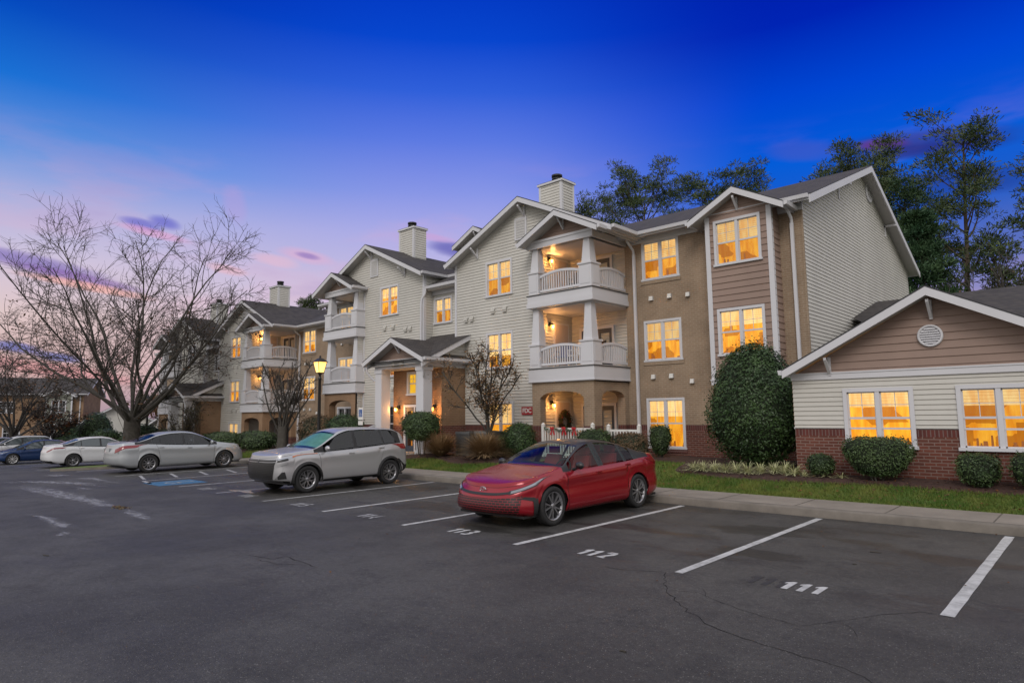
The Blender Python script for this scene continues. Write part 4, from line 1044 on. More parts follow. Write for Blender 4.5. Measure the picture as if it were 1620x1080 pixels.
# ------------------------------------------------------------------ buildings at the far end
def far_house(loc, rz, label):
    R0 = (0, 0, 0)
    root = empty('brick_house', (*loc, lot(loc[0])-.1), label, 'house', None, rz)
    w_, r_, f_, t_ = MB(), MB(), MB(), MB()
    hs = [hole(2.0, 3.9, 1.5, 1.5), hole(2.0, .75, 1.6, 1.7), hole(-2.6, .9, 1.7, 1.5), hole(-3.2, 3.9, 1.6, 1.4)]
    wall(w_, PY(0), rect(-4.9, 4.4, 1.1, 6.0), M_TAN2, hs); wall(r_, PY(0), rect(-4.9, 4.4, 0, 1.1), M_RED, hs)
    wall(w_, PX(4.4), rect(0, 9, 0, 6.0), M_TAN2); wall(w_, PX(4.4), [(0, 6), (9, 6), (4.5, 8.0)], M_TAN2)
    bb = MB(); wall(bb, PY(-.5), [(.7, 2.6), (3.3, 2.6), (3.3, 5.9), (2.0, 6.7), (.7, 5.9)], M_SAGE, [hole(2.0, 3.9, 1.5, 1.5)], .16)
    wall(bb, PX(3.3), rect(-.5, 0, 2.6, 5.9), M_SAGE); wall(bb, PX(.7, -1), rect(-.5, 0, 2.6, 5.9), M_SAGE)
    for a in (.66, 3.22): bb.box(a, a+.14, -.54, -.42, 2.6, 5.9, M_WHITE)
    bb.box(.62, 3.38, -.56, 0, 2.42, 2.6, M_WHITE); bb.build('bay', root, R0)
    gable_y(f_, t_, 2.0, 6.9, 1.75, .55, -.9, 3); gable_x(f_, t_, 4.5, 8.3, 5.0, .42, -16, 4.9)
    wall(w_, PY(0), rect(-16, -9.5, 0, 6.0), M_TAN2)
    # balcony bay on the left with an arch below
    ab = MB(); arch_wall(ab, PY(-1.2), -9.5, -4.9, 0, 2.7, -8.6, -5.8, 1.9, 2.35, M_TAN2); wall(ab, PX(-4.9), rect(-1.2, 0, 0, 2.7), M_TAN2); ab.box(-9.5, -4.9, 0, .05, 0, 6, M_DROOM)
    ab.box(-9.6, -4.8, -1.3, 0, 2.7, 3.05, M_WHITE); ab.build('patio_arch', root, R0)
    rl_ = MB(); rl_.box(-9.5, -4.9, -1.25, -1.18, 3.95, 4.05, M_WHITE); rl_.box(-9.5, -4.9, -1.25, -1.18, 3.1, 3.16, M_WHITE)
    for k in range(38): rl_.box(-9.45+k*.12, -9.41+k*.12, -1.24, -1.2, 3.1, 4.0, M_WHITE)
    for a in (-9.55, -5.1): rl_.box(a, a+.25, -1.3, -1.05, 3.05, 5.8, M_WHITE)
    rl_.build('railing', root, R0)
    for b_, n in ((w_, 'brick_wall'), (r_, 'red_brick_base'), (f_, 'roof'), (t_, 'trim')): b_.build(n, root, R0)
    window(root, (0, 0, 0), 2.0, 3.9, 1.5, 1.5, -.5, 'dark'); window(root, (0, 0, 0), 2.0, .75, 1.6, 1.7, 0, 'darkblind')
    window(root, (0, 0, 0), -2.6, .9, 1.7, 1.5, 0, 'dark'); window(root, (0, 0, 0), -3.2, 3.9, 1.6, 1.4, 0, 'dark')
    d_ = MB(); d_.box(4.0, 4.1, -.1, 0, .2, 5.9, M_WHITE); d_.build('downspout', root, R0)
    return root
def garage(loc, rz, w, d, h, pitch, label, hip=False):
    root = empty('low_building', (*loc, lot(loc[0])-.1), label, 'building', None, rz)
    w_, f_, t_ = MB(), MB(), MB()
    wall(w_, PY(0), [(-w/2, 0), (w/2, 0), (w/2, h), (0, h+pitch*w/2), (-w/2, h)], M_SID, (), .14)
    wall(w_, PX(w/2), rect(0, d, 0, h), M_SID, (), .14); wall(w_, PX(-w/2, -1), rect(0, d, 0, h), M_SID, (), .14)
    gable_y(f_, t_, 0, h+pitch*w/2+.2, w/2+.5, pitch, -.5, d+.5)
    for b_, n in ((w_, 'siding_wall'), (f_, 'roof'), (t_, 'trim')): b_.build(n, root)
    return root
far_house((-92.6, 18.6), radians(64), 'two-storey brown brick house with grey-green bay window behind the white and blue cars')
garage((-84, 24.5), radians(72), 9, 12, 2.2, .55, 'low cream building with steep shingle roof, just right of the brick house')
garage((-74, 27.5), radians(25), 8, 14, 2.2, .55, 'low cream gabled building right behind the big bare tree trunk')
# ------------------------------------------------------------------ vehicles
def pchip(K):
    K = sorted(K); X = [k[0] for k in K]; Y = [k[1] for k in K]; n = len(K)
    h = [X[i+1]-X[i] for i in range(n-1)]; d = [(Y[i+1]-Y[i])/h[i] for i in range(n-1)]
    m = [d[0]]+[0 if d[i-1]*d[i] <= 0 else 2*d[i-1]*d[i]/(d[i-1]+d[i]) for i in range(1, n-1)]+[d[-1]]
    def f(x):
        if x <= X[0]: return Y[0]
        if x >= X[-1]: return Y[-1]
        i = 0
        while x > X[i+1]: i += 1
        t = (x-X[i])/h[i]; t2 = t*t; t3 = t2*t
        return (2*t3-3*t2+1)*Y[i]+(t3-2*t2+t)*h[i]*m[i]+(-2*t3+3*t2)*Y[i+1]+(t3-t2)*h[i]*m[i+1]
    return f

def paint(name, c, rough=.28, metal=.0, coat=.35, wet=.5):
    m = bpy.data.materials.new(name); m.use_nodes = True
    t = NT(m.node_tree); b = t.n['Principled BSDF']
    b.inputs['Base Color'].default_value = (*c, 1); b.inputs['Metallic'].default_value = metal; b.inputs['Roughness'].default_value = rough
    b.inputs['Coat Weight'].default_value = coat; b.inputs['Coat Roughness'].default_value = .08
    pos = t.node('ShaderNodeTexCoord').outputs['Object']
    vo = t.node('ShaderNodeTexVoronoi', inp={'Scale': 70.0}); t.l.new(pos, vo.inputs['Vector'])
    dr = t.math('MULTIPLY', t.smooth(vo.outputs['Distance'], .30, .12), t.math('GREATER_THAN', t.noise(pos, 28, 2), .5))
    bm = t.node('ShaderNodeBump', inp={'Strength': wet*.35, 'Distance': .0015}); t.l.new(dr, bm.inputs['Height'])
    t.l.new(bm.outputs[0], b.inputs['Normal']); t.l.new(bm.outputs[0], b.inputs['Coat Normal'])
    return m
P_RED = paint('red_paint', (.27, .007, .016), .24, .25)
P_BLK = paint('black_paint', (.012, .012, .014), .4, coat=.25)
P_SILV = paint('silver_paint', (.43, .43, .445), .30, .45)
P_SILV2 = paint('pale_silver_paint', (.40, .42, .44), .30, .45)
P_WHT = paint('white_paint', (.58, .59, .61), .35)
P_BLUE = paint('blue_paint', (.010, .035, .12), .3, .3)
M_RUB = mat('tyre_rubber', (.018, .018, .019), .75, bump=.2, bscale=80)
M_TRIM = mat('black_plastic', (.014, .014, .015), .5)
M_CHR = mat('chrome', (.55, .55, .57), .12, metal=1.0)
M_RIM = mat('alloy', (.34, .34, .36), .28, metal=.8)
M_RIMD = mat('dark_alloy', (.03, .03, .033), .3, metal=.5)
M_DISC = mat('brake_disc', (.10, .10, .10), .4, metal=.8)
M_HEAD = mat('headlamp_lens', (.20, .21, .23), .08, coat=1.0)
M_HEADB = mat('headlamp_reflector', (.42, .43, .46), .18, metal=.8)
M_AMB = mat('amber_lens', (.45, .12, .02), .15, coat=1.0)
M_TAIL = mat('tail_lamp_lens', (.20, .006, .010), .12, coat=1.0)
M_SEAM = mat('panel_gap', (.006, .006, .007), .8)
M_SEATR = mat('red_seat_leather', (.26, .015, .02), .5)
M_SEATG = mat('grey_seat_cloth', (.06, .06, .065), .8)
M_SHADE = mat('green_silver_sunshade', (.20, .42, .33), .5, var=.25, vscale=6)
M_PLATE = mat('number_plate', (.45, .46, .47), .5)
def mesh_grille(name, c, sc=34.0):
    m = bpy.data.materials.new(name); m.use_nodes = True
    t = NT(m.node_tree); b = t.n['Principled BSDF']; b.inputs['Roughness'].default_value = .4
    pos = t.node('ShaderNodeTexCoord').outputs['Object']
    sp = t.node('ShaderNodeSeparateXYZ'); t.l.new(pos, sp.inputs[0]); cb = t.node('ShaderNodeCombineXYZ'); t.l.new(sp.outputs[1], cb.inputs[0]); t.l.new(sp.outputs[2], cb.inputs[1])
    br = t.node('ShaderNodeTexBrick', inp={'Color1': (.006, .006, .006, 1), 'Color2': (.01, .008, .008, 1), 'Mortar': (*c, 1), 'Scale': 1.0, 'Mortar Size': .0055, 'Mortar Smooth': .1, 'Brick Width': .085, 'Row Height': .042})
    t.l.new(cb.outputs[0], br.inputs['Vector']); t.l.new(br.outputs['Color'], b.inputs['Base Color']); return m
M_GRR = mesh_grille('red_honeycomb_grille', (.22, .012, .02))
M_GRB = mesh_grille('black_grille', (.03, .03, .032))

class Car:
    FR = [.93, .985, 1.0, .985, .985, .915]
    def __init__(s, L, W, H, wb, fo, top, belt, R=.345, arch=.405, tumble=.30, sill=.21, nose=(-.10, -.03, 0, -.02, -.06, -.15, -.17, -.17, -.17, -.17), tail=(.12, .03, 0, .01, .02, .06, .08, .08, .08, .08), wshift=.13, rshift=.12, kn=.45, kt=.42, glass_x=None, fr=None, nexp=3.2):
        s.W2, s.H, s.wb, s.R, s.AR, s.tum, s.sill = W/2, H, wb, R, arch, tumble, sill
        s.xN = wb/2+fo; s.xT = s.xN-L; s.T = pchip(top); s.B = pchip(belt); s.dn, s.dt = nose, tail
        s.ws, s.rs = wshift, rshift; s.kn, s.kt = kn, kt; s.xc = s.xN-kn; s.xe = s.xT+kt
        s.HB = H-s.B(0); s.nx = nexp
        if fr: s.FR = fr
    def nominal(s, q):
        """q in [0,1] nose (0 = centre line), [1,2] side, [2,3] tail"""
        e = 2.0/s.nx
        if q <= 1:
            th = (1-q)*pi/2; return s.xc+(s.xN-s.xc)*max(0, sin(th))**e, max(0, cos(th))**e, th
        if q >= 2:
            th = (q-2)*pi/2; return s.xe-(s.xe-s.xT)*max(0, sin(th))**e, max(0, cos(th))**e, th
        return s.xc+(s.xe-s.xc)*(q-1), 1.0, 0
    def qx(s, x): return 1+(x-s.xc)/(s.xe-s.xc)
    def wf(s, x):
        a = max(0, (x-s.wb/2+.1)/(s.xN-s.wb/2+.1)); b = max(0, (-x-s.wb/2+.1)/(-s.xT-s.wb/2+.1))
        return 1-.075*a*a-.07*b*b
    def arch(s, x):
        z = 0
        for c in (s.wb/2, -s.wb/2):
            d = s.AR**2-(x-c)**2
            if d > 0: z = max(z, s.R+sqrt(d))
        return z
    def row(s, q, j):
        x, yf, th = s.nominal(q)
        fn = max(0, (x-(s.xN-.62))/.62); ft = max(0, ((s.xT+.62)-x)/.62)
        xj = x+s.dn[j]*sm(fn)+s.dt[j]*sm(ft)
        B, T = s.B(xj), s.T(xj); w = s.W2*s.wf(x)*yf
        zb = s.sill+(.05*sm(fn)+.08*sm(ft)); 
        if j <= 5:
            F = (0, .10, .34, .62, .84, 1.0); f = F[j]; z = zb+(B-zb)*f
            a = s.arch(x)
            if a > zb and yf > .9: z = a+(B-a)*((z-zb)/(B-zb))
            g = max(0, min(1, (z-zb)/(B-zb))); k = 0
            while k < 4 and g > F[k+1]: k += 1
            t = (g-F[k])/(F[k+1]-F[k]); fr = s.FR[k]+(s.FR[k+1]-s.FR[k])*t
            y = w*fr
            if a > zb and z < a+.09: y += .012*(1-(z-a)/.09)
            return Vector((xj, y, z))
        xs_ = min(s.T(xj+s.ws), s.T(xj-s.rs)) if abs(x) < s.xc else T
        hh = max(0.004, xs_-B-.02*0); full = max(.01, s.H-B)
        hf = min(1, hh/full); h = max(.004, hh-.065*hf)
        yb = w*s.FR[5]; y6 = yb-s.tum*min(1, h/full)*yf
        if j == 6: return Vector((xj, y6, B+h))
        if j == 7: return Vector((xj, y6-.05*yf*min(1, .3+hf), B+h+.028*hf+(T-B-h)*.12))
        if j == 8: return Vector((xj, (y6-.05*yf)*.55, B+h+.028*hf+(T-B-h-.028*hf)*.72))
        return Vector((xj, 0, max(T, B+.005)))
    def S(s, q, u):
        u = max(0, min(9, u)); k = min(8, int(u)); t = u-k
        p1, p2 = s.row(q, k), s.row(q, k+1)
        if 5 <= u < 7: return p1.lerp(p2, t)
        lo, hi = (0, 5) if u < 5 else (7, 9)
        p0 = s.row(q, k-1) if k > lo else p1*2-p2
        if k+2 <= hi: p3 = s.row(q, k+2)
        elif hi == 9: p3 = s.row(q, 8).copy(); p3.y = -p3.y
        else: p3 = p2*2-p1
        t2, t3 = t*t, t*t*t
        return 0.5*((2*p1)+(p2-p0)*t+(2*p0-5*p1+4*p2-p3)*t2+(3*p1-3*p2-p0*1+p3)*t3)
    def N(s, q, u):
        e = .012; a = s.S(min(3, q+e), u)-s.S(max(0, q-e), u); b = s.S(q, min(9, u+e*3))-s.S(q, max(0, u-e*3))
        n = b.cross(a)
        if n.length < 1e-9: return Vector((1 if q < 1 else 0, 0, 1)).normalized()
        n.normalize()
        c = s.S(q, u)-Vector((0 if q <= 2 and q >= 1 else c_(s, q), 0, .6))
        return n if n.dot(c) > 0 else -n
    def stations(s):
        q = [k/14 for k in range(15)]
        X = set(); n = 62
        for k in range(1, n): X.add(round(s.xc+(s.xe-s.xc)*k/n, 3))
        for c in (s.wb/2, -s.wb/2):
            X = {x for x in X if abs(x-c) > s.AR+.02}
            for k in range(19):
                X.add(round(c+s.AR*cos(pi*k/18)*.9999, 4))
            X.add(c+s.AR+.004); X.add(c-s.AR-.004)
        q += sorted(s.qx(x) for x in X if s.xe < x < s.xc)
        q += [2+k/12 for k in range(13)]
        return q
    def hole(s, q, u):
        for (qa, qb, ua, ub) in s.holes:
            if qa < q < qb and ua < u < ub: return True
        return False
    holes = ()
def c_(s, q):
    return s.xc*.6 if q < 1 else s.xe*.6

def patch(car, qf, uf, nq, nu, off=.004, side=1):
    """grid on the car's skin; qf(s,t), uf(s,t) give surface coordinates"""
    rows = []
    for a in range(nq+1):
        r = []
        for b in range(nu+1):
            q, u = qf(a/nq, b/nu), uf(a/nq, b/nu)
            p = car.S(q, u)+car.N(q, u)*off
            r.append((p.x, p.y*side, p.z))
        rows.append(r)
    return rows
def bil(c00, c10, c11, c01):
    """corners (q,u): s=0 t=0, s=1 t=0, s=1 t=1, s=0 t=1"""
    f = lambda k: (lambda s, t: (c00[k]*(1-s)+c10[k]*s)*(1-t)+(c01[k]*(1-s)+c11[k]*s)*t)
    return f(0), f(1)

def wheel_meshes(name, R, rim, style, rimmat, w=.225):
    t = MB(); h = w/2
    t.lathe((0, 0, 0), [(rim, -h*.75), (rim+.02, -h*.95), (R-.03, -h), (R-.008, -h*.88), (R, -h*.6), (R, h*.6), (R-.008, h*.88), (R-.03, h), (rim+.02, h*.95), (rim, h*.75)], M_RUB, 40, 'y')
    r = MB()
    r.lathe((0, 0, 0), [(rim+.006, h*.93), (rim-.012, h*.90), (rim-.025, h*.55), (rim-.03, -h*.7)], rimmat if rimmat != M_RIMD else M_RIM, 40, 'y')
    r.lathe((0, 0, 0), [(0, h*.15), (rim-.03, h*.12)], M_TRIM, 28, 'y')
    r.lathe((0, 0, 0), [(.0, h*.3), (rim*.62, h*.28), (rim*.62, h*.2)], M_DISC, 28, 'y')
    r.lathe((0, 0, 0), [(0, h*.86), (.028, h*.85), (.05, h*.74), (.06, h*.4)], rimmat, 16, 'y')
    def spoke(a, r0, r1, w0, w1, y0=.78, y1=.86, tw=0.0, m_=None):
        m_ = m_ or rimmat
        def P(rr, ww, yy): 
            ca, sa = cos(a+tw*(rr-r0)/(r1-r0)), sin(a+tw*(rr-r0)/(r1-r0))
            return [(rr*ca-ww*sa, yy*h, rr*sa+ww*ca), (rr*ca+ww*sa, yy*h, rr*sa-ww*ca)]
        A, B = P(r0, w0, y0), P(r1, w1, y1)
        C, D = P(r0, w0*1.2, y0-.4), P(r1, w1*1.2, y1-.4)
        r.face([A[0], B[0], B[1], A[1]], m_)
        r.face([A[0], B[0], D[0], C[0]], M_RIMD if m_ != M_RIM else m_); r.face([A[1], B[1], D[1], C[1]], M_RIMD if m_ != M_RIM else m_)
    rr_ = rim-.012
    if style == 'double5':
        for k in range(5):
            for d in (-.13, .13):
                spoke(2*pi*k/5+d, .04, rr_, .014, .013, tw=d*.9)
            spoke(2*pi*k/5+pi/5, .04, rr_*.98, .010, .022, y0=.7, y1=.8, m_=M_RIMD)
    elif style == 'y':
        for k in range(7):
            a = 2*pi*k/7; spoke(a, .04, rr_*.55, .018, .016)
            for d in (-.2, .2): spoke(a+d*.12, rr_*.5, rr_, .012, .010, tw=d)
    elif style == 'ten':
        for k in range(10): spoke(2*pi*k/10, .045, rr_, .014, .012)
    else:
        for k in range(9):
            spoke(2*pi*k/9, .05, rr_, .016, .028)
    return t.mesh('wheel'), r.mesh('rim')

def build_car(car, loc, rz, label, cat, pnt, roofm=None, glass=None, style='ten', rimmat=None, seats=None, shade=False, cfg={}):
    root = empty(cfg.get('name', 'parked_car'), (loc[0], loc[1], loc[2]), label, cat, 'cars parked along the lot', rz)
    roofm = roofm or pnt; glass = glass or M_CARGLASS
    far = cfg.get('far', False)
    wx0, wx1 = cfg['cowl'], cfg['wtop']        # windscreen base / top (centre line x)
    rx0, rx1 = cfg['rtop'], cfg['rbase']       # rear screen top / base
    Q = car.qx
    # glass regions in (q,u)
    sg = cfg['side']                           # list of side panes: ((xa_lo, xb_lo), (xa_hi, xb_hi))
    car.holes = []
    if not far:
        car.holes = [(Q(wx0-.17), Q(wx1+.02), 7.15, 9.01), (Q(rx0-.02), Q(rx1+.10), 7.15, 9.01)]
        for (lo, hi) in sg:
            car.holes.append((Q(max(min(lo[0], lo[0]), hi[0]*.5+lo[0]*.5)-.03)+.0, Q(min(lo[1], 9) if False else (lo[1]*.5+hi[1]*.5)+.03), 5.12, 5.9))
    body = MB(); qs = car.stations()
    us = []
    for k in range(9): us += [k+t for t in ((0, .33, .66) if k not in (5, 6) else (0, .5))]
    us.append(9)
    i0 = len(body.v)
    P = [[car.S(q, u) for u in us] for q in qs]
    for side in (1, -1):
        base = len(body.v)
        for r in P: body.v.extend((p.x, p.y*side, p.z) for p in r)
        n = len(us)
        for a in range(len(qs)-1):
            for b in range(n-1):
                qm, um = (qs[a]+qs[a+1])/2, (us[b]+us[b+1])/2
                if car.hole(qm, um): continue
                xm = (P[a][b].x+P[a+1][b].x)/2; cab = 5.0 < um and rx1-.02 < xm < wx0-.10 and 1 <= qm <= 2 and P[a][b].z > car.B(xm)-.01
                m_ = pnt
                if cab:
                    m_ = roofm if um > 6 else M_TRIM
                    if 5 < um < 6 and not cfg.get('blackpillar', True): m_ = pnt
                    if um > 7 and (xm > wx1 or xm < rx0): m_ = M_TRIM
                f = (base+a*n+b, base+a*n+b+1, base+(a+1)*n+b+1, base+(a+1)*n+b)
                body.f.append(f if side == 1 else f[::-1]); body.m.append(body.mi(m_)); body.s.append(True)
    # underbody and wheel wells
    w = car.W2
    for y in (1, -1):
        for c in (car.wb/2, -car.wb/2):
            rows = []
            for k in range(13):
                a = pi*k/12; rows.append([(c+(car.AR-.005)*cos(a), y*(w-.03), car.R+(car.AR-.005)*sin(a)), (c+(car.AR-.005)*cos(a), y*(w-.32), car.R+(car.AR-.005)*sin(a))])
            body.grid(rows, M_TRIM)
            body.face([(c+car.AR*cos(pi*k/12), y*(w-.32), car.R+car.AR*sin(pi*k/12)) for k in range(13)]+[(c-car.AR, y*(w-.32), .2), (c+car.AR, y*(w-.32), .2)], M_TRIM)
    body.box(car.xT+.25, car.xN-.3, -w*.86, w*.86, car.sill-.02, car.sill+.02, M_TRIM)
    bo = body.build('body', root)
    # panes
    def P2(name, rows_list, m_, parent=bo, smooth=True):
        b_ = MB()
        for r in rows_list: b_.grid(r, m_, smooth)
        return b_.build(name, parent)
    xw = lambda u, lo, hi: lo+(hi-lo)*((9-u)/2.0)
    def screen(xa_c, xa_s, xb_c, xb_s, off):
        out = []
        for sd in (1, -1):
            qf = lambda s_, t: Q((xa_c+(xa_s-xa_c)*(1-t)**1.6)*(1-s_)+(xb_c+(xb_s-xb_c)*(1-t)**1.6)*s_)
            uf = lambda s_, t: 7.04+1.96*t
            out.append(patch(car, qf, uf, 12, 10, off, sd))
        return out
    P2('windscreen', screen(wx0, wx0-.18, wx1, wx1-.05, .006), M_CARGLASS if not far else glass)
    P2('rear_window', screen(rx0, rx0+.02, rx1, rx1+.14, .006), glass if not cfg.get('darkrear') else M_TINTGLASS)
    for sd in (1, -1):
        for (lo, hi) in sg:
            qf, uf = bil((Q(lo[0]), 5.06), (Q(lo[1]), 5.06), (Q(hi[1]), 5.94), (Q(hi[0]), 5.94))
            P2('side_window', [patch(car, qf, uf, 10, 4, .005, sd)], glass)
        # doors
        for (x0, x1, x0t, x1t) in cfg['doors']:
            qf, uf = bil((Q(x0), .55), (Q(x1), .55), (Q(x1t), 4.9), (Q(x0t), 4.9))
            e = .009
            qf2, uf2 = bil((Q(x0+e), .50), (Q(x1-e), .50), (Q(x1t-e), 4.95), (Q(x0t+e), 4.95))
            P2('panel_gap', [patch(car, qf2, uf2, 16, 14, .0015, sd)], M_SEAM)
            d = P2('door', [patch(car, qf, uf, 16, 14, .004, sd)], pnt, root)
            # handle
            hx = x1t+.17; q_ = Q(hx); p = car.S(q_, 4.15); nn = car.N(q_, 4.15); h_ = MB()
            y = (p.y+.018)*sd
            h_.hexa([(hx-.09, y-.012*sd, p.z-.016), (hx+.09, y-.012*sd, p.z-.016), (hx+.09, y-.012*sd, p.z+.016), (hx-.09, y-.012*sd, p.z+.016)], [(hx-.08, y+.014*sd, p.z-.012), (hx+.08, y+.014*sd, p.z-.012), (hx+.08, y+.014*sd, p.z+.012), (hx-.08, y+.014*sd, p.z+.012)], pnt)
            h_.build('door_handle', d)
        # mirrors
        mx_ = cfg['mirror']; pb = car.S(Q(mx_), 5.05); mm = MB(); y0 = pb.y
        rows = []
        for k in range(9):
            f = k/8; r_ = sin(pi*min(.999, max(.001, f)))**.5
            rows.append([(mx_+.02+.055*r_*cos(a)*(1.2 if cos(a) > 0 else .7), sd*(y0+.06+.20*f), pb.z+.085+.070*r_*sin(a)) for a in [2*pi*j/12 for j in range(12)]])
        mm.grid(rows, cfg.get('mirmat', pnt), True, True)
        mm.tube((mx_, sd*(y0-.02), pb.z+.0), (mx_, sd*(y0+.12), pb.z+.05), .03, .022, M_TRIM, 8)
        mm.build('mirror', root)
    # bonnet gap, lamps, grille
    for (nm, kind, corners, m_, off, nq) in cfg['patches']:
        for sd in ((1, -1) if kind == 'pair' else (0,)):
            if sd:
                qf, uf = bil(*corners); P2(nm, [patch(car, qf, uf, nq, 6, off, sd)], m_, root if nm in ('headlight', 'tail_light', 'fog_lamp') else bo)
            else:
                qf, uf = bil(*corners); P2(nm, [patch(car, qf, uf, nq, 6, off, 1), patch(car, qf, uf, nq, 6, off, -1)], m_)
    if cfg.get('cladding'):
        for sd in (1, -1):
            for c in (car.wb/2, -car.wb/2):
                rows = []; b_ = MB()
                for k in range(25):
                    a = pi*(-.06+1.12*k/24); r = []
                    for rr in (car.AR-.012, car.AR+.035, car.AR+.055):
                        x = c+rr*cos(a); z = car.R+rr*sin(a); y = ysurf(car, x, max(z, car.sill+.01))
                        r.append((x, sd*(y+(.016 if rr < car.AR+.05 else .002)), max(z, car.sill)))
                    rows.append(r)
                b_.grid(rows, M_TRIM); b_.build('wheel_arch_trim', bo)
    # plates and badge
    b_ = MB(); xt = cfg.get('platex', car.xT+.02)
    b_.box(xt-.012, xt+.0, -.155, .155, cfg.get('platez', .78)-.08, cfg.get('platez', .78)+.08, M_PLATE); b_.build('number_plate', root)
    if cfg.get('badge'): cfg['badge'](car, root)
    # wheels
    tm, rm_ = cfg.setdefault('_w', None) or wheel_meshes('w', car.R, cfg.get('rim', .23), style, rimmat or M_RIM)
    for sx in (1, -1):
        for sy in (1, -1):
            wo = link('wheel', tm, root, (sx*car.wb/2, sy*(w-.125), car.R), (0, 0, 0 if sy > 0 else pi))
            link('rim', rm_, wo)
    # interior
    if not far:
        b_ = MB(); sm_ = seats or M_SEATG
        for (sx, sy) in ((.15, .38), (.15, -.38), (-.75, .38), (-.75, -.38), (-.75, 0)):
            b_.hexa([(sx-.25, sy-.24, .5), (sx+.28, sy-.24, .5), (sx+.28, sy+.24, .5), (sx-.25, sy+.24, .5)], [(sx-.25, sy-.22, .68), (sx+.28, sy-.22, .72), (sx+.28, sy+.22, .72), (sx-.25, sy+.22, .68)], sm_)
            b_.hexa([(sx-.26, sy-.23, .62), (sx-.12, sy-.23, .62), (sx-.12, sy+.23, .62), (sx-.26, sy+.23, .62)], [(sx-.40, sy-.17, 1.13), (sx-.32, sy-.17, 1.13), (sx-.32, sy+.17, 1.13), (sx-.40, sy+.17, 1.13)], sm_)
            b_.box(sx-.42, sx-.33, sy-.11, sy+.11, 1.15, 1.29, sm_)
        b_.build('seats', bo)
        b_ = MB(); b_.hexa([(wx0-.62, -w+.2, .6), (wx0-.05, -w+.2, .6), (wx0-.05, w-.2, .6), (wx0-.62, w-.2, .6)], [(wx0-.52, -w+.24, car.B(wx0-.4)-.02), (wx0-.10, -w+.24, car.B(wx0)-.05), (wx0-.10, w-.24, car.B(wx0)-.05), (wx0-.52, w-.24, car.B(wx0-.4)-.02)], M_TRIM)
        b_.box(rx1+.1, wx0-.1, -w+.12, w-.12, .35, .42, M_TRIM)
        b_.build('dashboard', bo)
        b_ = MB(); c0 = Vector((wx0-.68, .38, .92)); ring = []
        for k in range(21):
            a = 2*pi*k/20; ring.append(c0+Vector((-.07*sin(a), .18*cos(a), .17*sin(a))))
        b_.path(ring, .016, M_TRIM, 6); b_.tube(c0, c0+Vector((.2, 0, -.05)), .03, .03, M_TRIM); b_.build('steering_wheel', bo)
        if shade: P2('sunshade', screen(wx0-.03, wx0-.2, wx1+.02, wx1-.03, -.035), M_SHADE)
    return root
def ysurf(car, x, z):
    q = car.qx(x); lo, hi = 0.0, 5.0
    for _ in range(18):
        m = (lo+hi)/2
        if car.S(q, m).z < z: lo = m
        else: hi = m
    return car.S(q, lo).y

def oval_badge(car, root):
    b_ = MB()
    p = car.S(.0, 4.75)+Vector((.012, 0, 0)); z0 = p.z
    def ell(cy, cz, a, b, r=.0045):
        pts = [(p.x+.006, cy+a*cos(t), z0+cz+b*sin(t)) for t in [2*pi*k/24 for k in range(25)]]
        b_.path(pts, r, M_CHR, 5)
    ell(0, 0, .075, .05, .006); ell(0, 0, .022, .048); ell(0, .018, .052, .024)
    b_.build('badge', root)
def diamond_badge(car, root):
    b_ = MB(); p = car.S(0, 4.1); x = p.x+.02
    for a in (90, 210, 330):
        ca, sa = cos(radians(a)), sin(radians(a)); d = .032; w_ = .017
        cy, cz = ca*d, p.z+sa*d
        b_.hexa([(x, cy-ca*d*.98, cz-sa*d*.98), (x, cy-sa*w_, cz+ca*w_), (x, cy+ca*d, cz+sa*d), (x, cy+sa*w_, cz-ca*w_)], [(x+.008, cy-ca*d*.98, cz-sa*d*.98), (x+.008, cy-sa*w_, cz+ca*w_), (x+.008, cy+ca*d, cz+sa*d), (x+.008, cy+sa*w_, cz-ca*w_)], M_CHR)
    b_.build('badge', root)

